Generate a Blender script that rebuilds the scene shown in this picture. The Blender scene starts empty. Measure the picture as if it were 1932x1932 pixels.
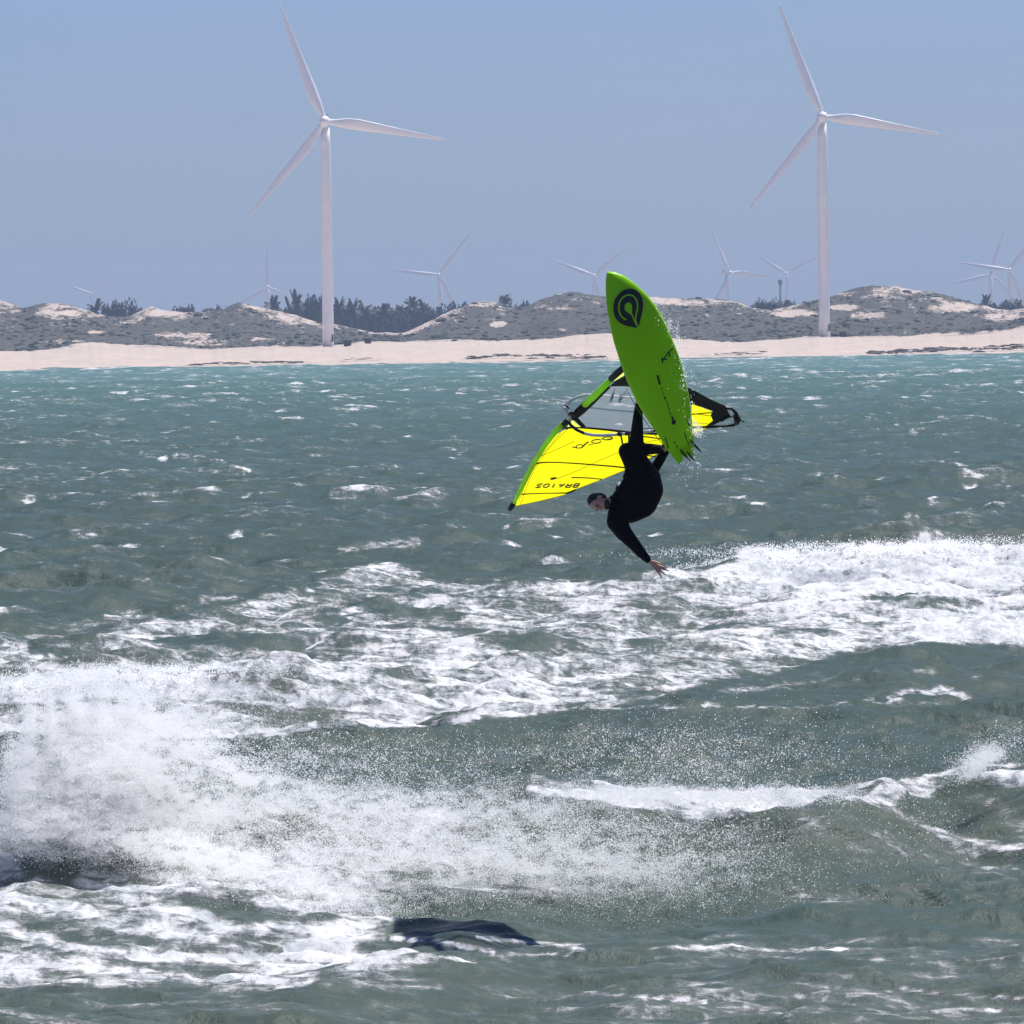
import bpy, bmesh, math, random
import numpy as np
from mathutils import Vector, Matrix, geometry

random.seed(7)
rng = np.random.default_rng(11)
C = bpy.context.scene.collection
scene = bpy.context.scene

# ------------------------------------------------------------------ camera
F = 12600.0                      # focal length in units of a 1932-unit-wide picture
CAMZ = 6.2
PITCH, ROLL = math.atan(330.0 / F), math.radians(0.75)
M3 = (Matrix.Rotation(math.radians(90) - PITCH, 3, 'X') @ Matrix.Rotation(-ROLL, 3, 'Z'))
cam_d = bpy.data.cameras.new('camera')
cam = bpy.data.objects.new('camera', cam_d)
C.objects.link(cam)
cam.matrix_world = Matrix.Translation((0, 0, CAMZ)) @ M3.to_4x4()
cam_d.sensor_width = 36.0
cam_d.lens = F / 1932.0 * 36.0
cam_d.clip_start = 0.5
cam_d.clip_end = 30000.0
scene.camera = cam

# ------------------------------------------------------------------ light
SUN_DIR = Vector((0.275, 0.30, 0.905)).normalized()      # towards the sun
world = bpy.data.worlds.new('World')
scene.world = world
world.use_nodes = True
wn = world.node_tree
wn.nodes.clear()
sky = wn.nodes.new('ShaderNodeTexSky')
sky.sky_type = 'NISHITA'
sky.sun_disc = False
sky.sun_elevation = math.asin(SUN_DIR.z)
sky.sun_rotation = math.atan2(SUN_DIR.x, SUN_DIR.y)
sky.air_density = 1.0
sky.dust_density = 0.4
sky.ozone_density = 3.0
bg = wn.nodes.new('ShaderNodeBackground')
bg.inputs['Strength'].default_value = 0.070
tint = wn.nodes.new('ShaderNodeMix')
tint.data_type = 'RGBA'
tint.blend_type = 'MULTIPLY'
tint.inputs[0].default_value = 1.0
tint.inputs[7].default_value = (0.62, 0.740, 1.17, 1)
wo = wn.nodes.new('ShaderNodeOutputWorld')
# faint high cirrus
wtc = wn.nodes.new('ShaderNodeTexCoord')
wmp = wn.nodes.new('ShaderNodeMapping')
wmp.inputs['Scale'].default_value = (9, 9, 34)
wns = wn.nodes.new('ShaderNodeTexNoise')
wns.inputs['Scale'].default_value = 1.6
wns.inputs['Detail'].default_value = 5
wmr = wn.nodes.new('ShaderNodeMapRange')
for i_, v_ in enumerate((0.45, 0.75, 0.0, 0.10)):
    wmr.inputs[i_ + 1].default_value = v_
wmx = wn.nodes.new('ShaderNodeMix')
wmx.data_type = 'RGBA'
wmx.inputs[7].default_value = (9.5, 9.0, 7.6, 1)
wn.links.new(wtc.outputs['Generated'], wmp.inputs[0])
wn.links.new(wmp.outputs[0], wns.inputs['Vector'])
wn.links.new(wns.outputs[0], wmr.inputs[0])
wn.links.new(wmr.outputs[0], wmx.inputs[0])
wn.links.new(sky.outputs[0], wmx.inputs[6])
wn.links.new(wmx.outputs[2], tint.inputs[6])
wn.links.new(tint.outputs[2], bg.inputs[0])
wn.links.new(bg.outputs[0], wo.inputs[0])
sun_d = bpy.data.lights.new('sun', 'SUN')
sun_d.energy = 4.8
sun_d.angle = math.radians(0.53)
sun_d.color = (1.0, 0.96, 0.9)
sun = bpy.data.objects.new('sun', sun_d)
sun.rotation_euler = (-SUN_DIR).to_track_quat('-Z', 'Y').to_euler()
sun.location = (0, 0, 60)
C.objects.link(sun)

scene.render.engine = 'CYCLES'
scene.view_settings.view_transform = 'Standard'
scene.view_settings.look = 'None'
scene.view_settings.gamma = 1
scene.view_settings.exposure = 0.30
scene.cycles.max_bounces = 6
scene.cycles.diffuse_bounces = 4
scene.cycles.glossy_bounces = 2
scene.cycles.transmission_bounces = 4
scene.cycles.transparent_max_bounces = 12
scene.cycles.volume_bounces = 0
scene.cycles.sample_clamp_indirect = 4
scene.cycles.sample_clamp_direct = 12
scene.cycles.use_denoising = True
scene.cycles.denoiser = 'OPENIMAGEDENOISE'
scene.cycles.denoising_prefilter = 'ACCURATE'
scene.cycles.caustics_reflective = False
scene.cycles.caustics_refractive = False

# ------------------------------------------------------------------ maths helpers
Minv = np.array(M3.transposed())


def P(px, py, Y):
    """Point seen at photograph position (px, py) at distance Y ahead."""
    d = M3 @ Vector(((px - 966) / F, (966 - py) / F, -1.0))
    return Vector((d.x / d.y * Y, Y, CAMZ + d.z / d.y * Y))


def ground(px, py, z=0.0):
    d = M3 @ Vector(((px - 966) / F, (966 - py) / F, -1.0))
    t = (z - CAMZ) / d.z
    return Vector((d.x * t, d.y * t, z))


def project(x, y, z):
    """world arrays -> photograph coordinates"""
    v = np.stack([x, y, z - CAMZ])
    c = np.tensordot(Minv, v, axes=(1, 0))
    w = np.minimum(c[2], -0.5)
    return 966 + F * c[0] / -w, 966 - F * c[1] / -w


_perm = rng.permutation(4096)


def vnoise(x, y, seed=0):
    xi = np.floor(x).astype(np.int64)
    yi = np.floor(y).astype(np.int64)
    fx, fy = x - xi, y - yi
    fx = fx * fx * (3 - 2 * fx)
    fy = fy * fy * (3 - 2 * fy)

    def h(a, b):
        return _perm[(_perm[(a + seed * 131) & 4095] + b) & 4095] / 4095.0
    a, b, c, d = h(xi, yi), h(xi + 1, yi), h(xi, yi + 1), h(xi + 1, yi + 1)
    return (a * (1 - fx) + b * fx) * (1 - fy) + (c * (1 - fx) + d * fx) * fy


def fbm(x, y, octaves=4, seed=0, gain=0.5):
    s, a, t = 0, 1.0, 0
    for o in range(octaves):
        s = s + a * vnoise(x * 2 ** o + 17.3 * o, y * 2 ** o + 9.1 * o, seed + o)
        t += a
        a *= gain
    return s / t


def ridged(x, y, octaves=3, seed=0):
    s, a, t = 0, 1.0, 0
    for o in range(octaves):
        s = s + a * (1 - np.abs(2 * vnoise(x * 2 ** o + 3.3 * o, y * 2 ** o + 5.1 * o, seed + o) - 1))
        t += a
        a *= 0.5
    return s / t


def sstep(a, b, x):
    t = np.clip((x - a) / (b - a), 0, 1)
    return t * t * (3 - 2 * t)


def poly_interp(pts, x):
    p = np.array(pts, float)
    return np.interp(x, p[:, 0], p[:, 1])


def stroke(px, py, pts, w, soft=1.0):
    """1 on a polyline, falling to 0 at about w from it (picture units)"""
    best = np.full(px.shape, 1e9)
    for (x0, y0), (x1, y1) in zip(pts[:-1], pts[1:]):
        dx, dy = x1 - x0, y1 - y0
        L = dx * dx + dy * dy
        t = np.clip(((px - x0) * dx + (py - y0) * dy) / L, 0, 1)
        d = np.hypot(px - x0 - t * dx, (py - y0 - t * dy))
        best = np.minimum(best, d)
    return 1 - sstep(w * (1 - soft * 0.8), w, best)


# ------------------------------------------------------------------ object helpers
def link(o, parent=None):
    C.objects.link(o)
    if parent is not None:
        o.parent = parent
    return o


def tag(o, label=None, cat=None, group=None, kind=None):
    if label:
        o['label'] = label
    if cat:
        o['category'] = cat
    if group:
        o['group'] = group
    if kind:
        o['kind'] = kind
    return o


def mesh_np(name, verts, faces, mat, parent=None, smooth=True):
    """faces: (n, k) numpy array, all with k corners"""
    me = bpy.data.meshes.new(name)
    verts = np.asarray(verts, dtype=np.float32)
    faces = np.asarray(faces, dtype=np.int32)
    n, k = faces.shape
    me.vertices.add(len(verts))
    me.vertices.foreach_set('co', verts.ravel())
    me.loops.add(n * k)
    me.loops.foreach_set('vertex_index', faces.ravel())
    me.polygons.add(n)
    me.polygons.foreach_set('loop_start', np.arange(n, dtype=np.int32) * k)
    me.update(calc_edges=True)
    if smooth:
        me.polygons.foreach_set('use_smooth', np.ones(n, dtype=bool))
    if mat:
        me.materials.append(mat)
    return link(bpy.data.objects.new(name, me), parent)


def attr(o, name, arr):
    a = o.data.attributes.new(name, 'FLOAT', 'POINT')
    a.data.foreach_set('value', np.asarray(arr, dtype=np.float32).ravel())


def mesh_py(name, verts, faces, mat, parent=None, smooth=False):
    me = bpy.data.meshes.new(name)
    me.from_pydata([tuple(v) for v in verts], [], faces)
    me.update()
    if smooth:
        for p in me.polygons:
            p.use_smooth = True
    if mat:
        me.materials.append(mat)
    return link(bpy.data.objects.new(name, me), parent)


def empty(name, loc=(0, 0, 0)):
    o = bpy.data.objects.new(name, None)
    o.location = loc
    o.empty_display_size = 0.2
    return link(o)


def tube_geo(pts, radii, seg=10, caps=True, flat=1.0, flat_dir=None):
    pts = [Vector(p) for p in pts]
    V, Fc = [], []
    prev = None
    for i, p in enumerate(pts):
        t = (pts[min(i + 1, len(pts) - 1)] - pts[max(i - 1, 0)])
        if t.length < 1e-9:
            t = Vector((0, 0, 1))
        t.normalize()
        if prev is None:
            ref = flat_dir if flat_dir is not None else (Vector((0, 1, 0)) if abs(t.y) < 0.9 else Vector((1, 0, 0)))
            n = (ref - t * ref.dot(t)).normalized()
        else:
            n = (prev - t * prev.dot(t)).normalized()
        prev = n
        b = t.cross(n)
        r = radii[i] if hasattr(radii, '__len__') else radii
        for k in range(seg):
            a = 2 * math.pi * k / seg
            V.append(p + n * (math.cos(a) * r * flat) + b * (math.sin(a) * r))
    for i in range(len(pts) - 1):
        for k in range(seg):
            a, b2 = i * seg + k, i * seg + (k + 1) % seg
            Fc.append((a, b2, b2 + seg, a + seg))
    if caps:
        Fc.append(tuple(range(seg))[::-1])
        Fc.append(tuple((len(pts) - 1) * seg + k for k in range(seg)))
    return V, Fc


def tube(name, pts, radii, mat, parent=None, seg=10, smooth=True, flat=1.0, flat_dir=None):
    V, Fc = tube_geo(pts, radii, seg, True, flat, flat_dir)
    return mesh_py(name, V, Fc, mat, parent, smooth)


def join_geo(parts):
    V, Fc = [], []
    for v, f in parts:
        o = len(V)
        V += list(v)
        Fc += [tuple(i + o for i in q) for q in f]
    return V, Fc


def box_geo(c, s):
    x, y, z = c
    a, b, d = s[0] / 2, s[1] / 2, s[2] / 2
    V = [Vector((x + i * a, y + j * b, z + k * d)) for i in (-1, 1) for j in (-1, 1) for k in (-1, 1)]
    Fc = [(0, 1, 3, 2), (4, 6, 7, 5), (0, 4, 5, 1), (2, 3, 7, 6), (0, 2, 6, 4), (1, 5, 7, 3)]
    return V, Fc


# ------------------------------------------------------------------ materials
def new_mat(name):
    m = bpy.data.materials.new(name)
    m.use_nodes = True
    nt = m.node_tree
    return m, nt, nt.nodes['Principled BSDF']


def simple(name, col, rough=0.5, var=0.06, scale=8.0, bump=0.0, metallic=0.0, spec=0.5):
    m, nt, b = new_mat(name)
    n = nt.nodes.new('ShaderNodeTexNoise')
    n.inputs['Scale'].default_value = scale
    n.inputs['Detail'].default_value = 4
    tc = nt.nodes.new('ShaderNodeTexCoord')
    nt.links.new(tc.outputs['Object'], n.inputs['Vector'])
    r = nt.nodes.new('ShaderNodeValToRGB')
    r.color_ramp.elements[0].position = 0.3
    r.color_ramp.elements[1].position = 0.7
    r.color_ramp.elements[0].color = [c * (1 - var) for c in col] + [1]
    r.color_ramp.elements[1].color = [min(1, c * (1 + var)) for c in col] + [1]
    nt.links.new(n.outputs[0], r.inputs[0])
    nt.links.new(r.outputs[0], b.inputs['Base Color'])
    b.inputs['Roughness'].default_value = rough
    b.inputs['Metallic'].default_value = metallic
    b.inputs['Specular IOR Level'].default_value = spec
    if bump:
        bm = nt.nodes.new('ShaderNodeBump')
        bm.inputs['Strength'].default_value = bump
        nt.links.new(n.outputs[0], bm.inputs['Height'])
        nt.links.new(bm.outputs[0], b.inputs['Normal'])
    return m


def math_node(nt, op, a, b=None, clamp=False):
    n = nt.nodes.new('ShaderNodeMath')
    n.operation = op
    n.use_clamp = clamp
    for i, v in enumerate((a, b)):
        if v is None:
            continue
        if isinstance(v, (int, float)):
            n.inputs[i].default_value = v
        else:
            nt.links.new(v, n.inputs[i])
    return n.outputs[0]


def maprange(nt, v, a, b, c=0.0, d=1.0, smooth=True):
    n = nt.nodes.new('ShaderNodeMapRange')
    n.interpolation_type = 'SMOOTHSTEP' if smooth else 'LINEAR'
    nt.links.new(v, n.inputs[0])
    for i, x in enumerate((a, b, c, d)):
        if isinstance(x, (int, float)):
            n.inputs[i + 1].default_value = x
        else:
            nt.links.new(x, n.inputs[i + 1])
    return n.outputs[0]


def mixcol(nt, f, a, b):
    n = nt.nodes.new('ShaderNodeMix')
    n.data_type = 'RGBA'
    if isinstance(f, (int, float)):
        n.inputs[0].default_value = f
    else:
        nt.links.new(f, n.inputs[0])
    for i, v in ((6, a), (7, b)):
        if isinstance(v, tuple):
            n.inputs[i].default_value = v if len(v) == 4 else v + (1,)
        else:
            nt.links.new(v, n.inputs[i])
    return n.outputs[2]


def noise(nt, vec, scale, detail=6, rough=0.55, sx=1.0, sy=1.0, sz=1.0, dist=0.0):
    mp = nt.nodes.new('ShaderNodeMapping')
    mp.inputs['Scale'].default_value = (sx, sy, sz)
    nt.links.new(vec, mp.inputs[0])
    n = nt.nodes.new('ShaderNodeTexNoise')
    n.inputs['Scale'].default_value = scale
    n.inputs['Detail'].default_value = detail
    n.inputs['Roughness'].default_value = rough
    n.inputs['Distortion'].default_value = dist
    nt.links.new(mp.outputs[0], n.inputs['Vector'])
    return n.outputs[0]


def water_material():
    m, nt, b = new_mat('sea_water')
    geo = nt.nodes.new('ShaderNodeNewGeometry')
    pos = geo.outputs['Position']
    sep = nt.nodes.new('ShaderNodeSeparateXYZ')
    nt.links.new(pos, sep.inputs[0])
    Y = sep.outputs['Y']
    fa = nt.nodes.new('ShaderNodeAttribute')
    fa.attribute_name = 'foam'
    sa = nt.nodes.new('ShaderNodeAttribute')
    sa.attribute_name = 'silt'
    foam, silt = fa.outputs['Fac'], sa.outputs['Fac']
    # body colour: silty green-grey near the sandbar, clear turquoise in the lagoon beyond
    far = maprange(nt, Y, 230, 1300, smooth=False)
    col = mixcol(nt, far, (0.055, 0.086, 0.077, 1), (0.072, 0.152, 0.138, 1))
    col = mixcol(nt, silt, col, (0.098, 0.108, 0.080, 1))
    big = noise(nt, pos, 0.05, 3, 0.5, 1, 0.25, 1)
    col = mixcol(nt, maprange(nt, big, 0.35, 0.7), col, (0.055, 0.092, 0.100, 1)) if False else col
    # foam pattern: lacy streaks, stretched along the line of drift
    n1 = noise(nt, pos, 0.9, 9, 0.66, 1.0, 0.42, 1.6, 0.9)
    n2 = noise(nt, pos, 5.0, 7, 0.7, 1.0, 0.5, 1.0, 0.5)
    n3 = noise(nt, pos, 0.22, 4, 0.6, 1.0, 0.5, 1.0, 0.3)
    n4 = noise(nt, pos, 2.4, 7, 0.68, 0.30, 0.85, 1.6, 0.6)
    s = math_node(nt, 'MULTIPLY', n1, 0.22)
    s = math_node(nt, 'ADD', s, math_node(nt, 'MULTIPLY', n4, 0.42))
    s = math_node(nt, 'ADD', s, math_node(nt, 'MULTIPLY', n2, 0.24))
    s = math_node(nt, 'ADD', s, math_node(nt, 'MULTIPLY', n3, 0.12))
    s = maprange(nt, s, 0.36, 0.64, 0, 1, False)
    inv = math_node(nt, 'SUBTRACT', 1.0, foam)
    lo = math_node(nt, 'SUBTRACT', inv, 0.16)
    hi = math_node(nt, 'ADD', inv, 0.28)
    cover = maprange(nt, s, lo, hi)
    gate = maprange(nt, foam, 0.02, 0.12)
    cover = math_node(nt, 'MULTIPLY', cover, gate)
    thin = maprange(nt, s, math_node(nt, 'SUBTRACT', inv, 0.34), hi)
    thin = math_node(nt, 'MULTIPLY', math_node(nt, 'MULTIPLY', thin, gate), 0.22)
    cov = math_node(nt, 'MAXIMUM', cover, thin)
    # thick foam is not evenly white
    fc = mixcol(nt, maprange(nt, math_node(nt, 'ADD', math_node(nt, 'MULTIPLY', n2, 0.6), math_node(nt, 'MULTIPLY', n1, 0.4)), 0.40, 0.56), (0.38, 0.41, 0.43, 1), (0.62, 0.62, 0.62, 1))
    base = mixcol(nt, cov, col, fc)
    nt.links.new(base, b.inputs['Base Color'])
    b.inputs['IOR'].default_value = 1.333
    b.inputs['Specular IOR Level'].default_value = 0.07
    rr = maprange(nt, Y, 60, 700, 0.40, 0.45, False)
    rough = maprange(nt, cov, 0.0, 1.0, rr, 0.85, False)
    nt.links.new(rough, b.inputs['Roughness'])
    # capillary ripples and foam relief
    r1 = noise(nt, pos, 2.2, 6, 0.62, 1.0, 0.55, 1.0, 0.4)
    r2 = noise(nt, pos, 11.0, 5, 0.6, 1.0, 0.6, 1.0, 0.2)
    h = math_node(nt, 'ADD', math_node(nt, 'MULTIPLY', r1, 0.060), math_node(nt, 'MULTIPLY', r2, 0.012))
    h = math_node(nt, 'ADD', h, math_node(nt, 'MULTIPLY', cov, 0.03))
    bm = nt.nodes.new('ShaderNodeBump')
    bm.inputs['Strength'].default_value = 1.0
    bm.inputs['Distance'].default_value = 1.0
    nt.links.new(h, bm.inputs['Height'])
    nt.links.new(bm.outputs[0], b.inputs['Normal'])
    return m


def sand_material():
    m, nt, b = new_mat('dune_ground')
    geo = nt.nodes.new('ShaderNodeNewGeometry')
    pos = geo.outputs['Position']
    sa = nt.nodes.new('ShaderNodeAttribute')
    sa.attribute_name = 'sand'
    wa = nt.nodes.new('ShaderNodeAttribute')
    wa.attribute_name = 'wrack'
    n1 = noise(nt, pos, 0.11, 8, 0.72, 1.0, 0.16, 2.6, 0.8)
    n2 = noise(nt, pos, 0.75, 5, 0.7, 1.0, 0.10, 1.6)
    n3 = noise(nt, pos, 0.035, 4, 0.6, 1.0, 0.12, 1.5)
    s = math_node(nt, 'ADD', math_node(nt, 'MULTIPLY', n1, 0.7), math_node(nt, 'MULTIPLY', n2, 0.3))
    s = maprange(nt, s, 0.32, 0.68, 0, 1, False)
    inv = math_node(nt, 'SUBTRACT', 1.0, sa.outputs['Fac'])
    bare = maprange(nt, s, math_node(nt, 'SUBTRACT', inv, 0.12), math_node(nt, 'ADD', inv, 0.12))
    scrub = mixcol(nt, maprange(nt, n2, 0.35, 0.65), (0.045, 0.046, 0.040, 1), (0.145, 0.138, 0.118, 1))
    scrub = mixcol(nt, maprange(nt, n3, 0.4, 0.6), scrub, (0.10, 0.095, 0.08, 1))
    sand = mixcol(nt, n3, (0.53, 0.435, 0.37, 1), (0.60, 0.50, 0.425, 1))
    sand = mixcol(nt, maprange(nt, n2, 0.6, 0.72, 0, 0.35), sand, (0.36, 0.28, 0.22, 1))
    col = mixcol(nt, bare, scrub, sand)
    wr = math_node(nt, 'MULTIPLY', wa.outputs['Fac'], maprange(nt, n2, 0.42, 0.56))
    col = mixcol(nt, wr, col, (0.05, 0.042, 0.04, 1))
    nt.links.new(col, b.inputs['Base Color'])
    b.inputs['Roughness'].default_value = 0.95
    b.inputs['Specular IOR Level'].default_value = 0.1
    bm = nt.nodes.new('ShaderNodeBump')
    bm.inputs['Strength'].default_value = 1.0
    bm.inputs['Distance'].default_value = 1.0
    h = math_node(nt, 'ADD', math_node(nt, 'MULTIPLY', n1, 1.6), math_node(nt, 'MULTIPLY', n2, 0.5))
    nt.links.new(h, bm.inputs['Height'])
    nt.links.new(bm.outputs[0], b.inputs['Normal'])
    return m


def translucent(name, col, trans=0.6, var=0.05, rough=0.4, clear=0.0, scale=3.0):
    m, nt, b = new_mat(name)
    out = nt.nodes['Material Output']
    tc = nt.nodes.new('ShaderNodeTexCoord')
    n = noise(nt, tc.outputs['Object'], scale, 4, 0.6)
    c = mixcol(nt, maprange(nt, n, 0.3, 0.7), tuple(x * (1 - var) for x in col) + (1,), tuple(min(1, x * (1 + var)) for x in col) + (1,))
    nt.links.new(c, b.inputs['Base Color'])
    b.inputs['Roughness'].default_value = rough
    t = nt.nodes.new('ShaderNodeBsdfTranslucent')
    nt.links.new(c, t.inputs[0])
    mx = nt.nodes.new('ShaderNodeMixShader')
    mx.inputs[0].default_value = trans
    nt.links.new(b.outputs[0], mx.inputs[1])
    nt.links.new(t.outputs[0], mx.inputs[2])
    res = mx.outputs[0]
    if clear > 0:
        tr = nt.nodes.new('ShaderNodeBsdfTransparent')
        m2 = nt.nodes.new('ShaderNodeMixShader')
        m2.inputs[0].default_value = clear
        nt.links.new(res, m2.inputs[1])
        nt.links.new(tr.outputs[0], m2.inputs[2])
        res = m2.outputs[0]
    nt.links.new(res, out.inputs[0])
    return m


MAT = dict(
    water=water_material(), ground=sand_material(),
    turbine=simple('turbine_white_paint', (0.91, 0.89, 0.87), 0.38, 0.04, 0.25),
    turbine_grey=simple('turbine_grey_fitting', (0.10, 0.10, 0.11), 0.5, 0.1, 2.0),
    frond=simple('palm_frond', (0.014, 0.026, 0.020), 0.6, 0.5, 0.9),
    leaf=simple('tree_leaf', (0.015, 0.027, 0.020), 0.7, 0.5, 0.7),
    bark=simple('palm_bark', (0.12, 0.10, 0.085), 0.9, 0.25, 3.0),
    scrub=simple('dune_scrub_leaf', (0.050, 0.056, 0.042), 0.9, 0.4, 0.8),
    rock=simple('shore_rock', (0.045, 0.04, 0.04), 0.8, 0.4, 1.5, 0.5),
    box=simple('dark_painted_steel', (0.028, 0.026, 0.028), 0.6, 0.3, 1.2),
    black=simple('black_fabric', (0.006, 0.006, 0.007), 0.55, 0.3, 12, spec=0.3),
    neoprene=simple('black_neoprene', (0.0035, 0.0035, 0.004), 0.65, 0.3, 14, 0.1, spec=0.06),
    board=simple('lime_board_paint', (0.29, 0.69, 0.002), 0.32, 0.12, 1.6, spec=0.2),
    decal=simple('black_print', (0.004, 0.004, 0.004), 0.5, 0.2, 20),
    decal_line=simple('dull_green_print', (0.11, 0.24, 0.01), 0.5, 0.2, 20),
    fin=simple('black_fin', (0.008, 0.008, 0.009), 0.3, 0.2, 8),
    white=simple('white_boom_grip', (0.62, 0.62, 0.64), 0.35, 0.08, 9),
    green=translucent('lime_sleeve_cloth', (0.50, 0.90, 0.02), 0.35, 0.1, 0.5),
    yellow=translucent('yellow_sail_film', (0.80, 0.76, 0.004), 0.72, 0.045, 0.3, 0.0, 1.2),
    lime=translucent('pale_lime_sail_film', (0.75, 0.90, 0.12), 0.72, 0.05, 0.3),
    seam=translucent('sail_seam_tape', (0.62, 0.52, 0.004), 0.6, 0.05, 0.5),
    film=translucent('clear_window_film', (0.42, 0.46, 0.50), 0.5, 0.04, 0.12, 0.60),
    skin=simple('skin', (0.50, 0.25, 0.18), 0.5, 0.12, 10),
    hair=simple('dark_hair', (0.010, 0.007, 0.006), 0.6, 0.3, 60, 0.6),
    eye=simple('eye_dark', (0.02, 0.015, 0.012), 0.2, 0.1, 20),
    bird=simple('dark_feathers', (0.03, 0.03, 0.035), 0.8, 0.2, 10),
)
m, nt, b = new_mat('water_spray')
b.inputs['Base Color'].default_value = (0.97, 0.97, 0.96, 1)
b.inputs['Roughness'].default_value = 0.3
t_ = nt.nodes.new('ShaderNodeBsdfTranslucent')
t_.inputs[0].default_value = (0.97, 0.97, 0.96, 1)
mx_ = nt.nodes.new('ShaderNodeMixShader')
mx_.inputs[0].default_value = 0.85
nt.links.new(b.outputs[0], mx_.inputs[1])
nt.links.new(t_.outputs[0], mx_.inputs[2])
nt.links.new(mx_.outputs[0], nt.nodes['Material Output'].inputs[0])
MAT['spray'] = m

# ------------------------------------------------------------------ terrain: beach, dunes, plain
SHORE = [(-3000, 745), (-600, 712), (0, 700), (150, 697), (300, 692.5), (485, 692), (600, 689.5), (711, 688), (862, 685.5), (971, 684),
         (1147, 681), (1297, 678.5), (1456, 676.5), (1648, 672.5), (1798, 669.5), (1932, 667), (2500, 652), (5000, 590)]
BASE = [(-3000, 690), (-600, 668), (0, 663), (60, 664), (100, 660), (176, 651), (226, 654), (301, 654), (350, 657), (400, 660), (485, 655), (606, 654),
        (660, 651), (686, 645), (762, 645), (860, 644), (971, 646), (1060, 640), (1147, 630), (1210, 634), (1285, 639), (1398, 646), (1448, 642),
        (1547, 636), (1673, 636), (1773, 634.5), (1848, 631), (1911, 622), (1932, 617), (2100, 612), (2500, 612), (5000, 560)]
RIDGE = [(-5000, 640), (-2000, 600), (-900, 575), (-500, 590), (-200, 548), (0, 564), (50, 582), (75, 574), (95, 572), (131, 574), (163, 583), (196, 594), (226, 599), (251, 595),
         (276, 585), (291, 577), (309, 585), (339, 588), (364, 589), (402, 587), (427, 583), (440, 576), (455, 570), (485, 578), (510, 582),
         (561, 594), (606, 609), (636, 611), (686, 622), (711, 628), (737, 627), (762, 629), (787, 619), (812, 607), (850, 589), (887, 574),
         (912, 568), (950, 572), (971, 579), (996, 580), (1026, 565), (1059, 555), (1086, 550), (1121, 557), (1147, 560), (1222, 560),
         (1272, 562), (1317, 563), (1348, 565), (1398, 570), (1423, 580), (1456, 585), (1492, 579), (1547, 565), (1582, 557), (1610, 545),
         (1648, 538.5), (1698, 541), (1731, 549), (1763, 550), (1798, 559), (1849, 573), (1886, 584), (1911, 585), (1932, 582), (2100, 560), (2400, 590),
         (2900, 560), (3500, 600), (5000, 600)]


def horizon_y(px):
    return 966 - F * np.tan(PITCH) + 0 * px - (px - 966) * math.tan(ROLL)


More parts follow.
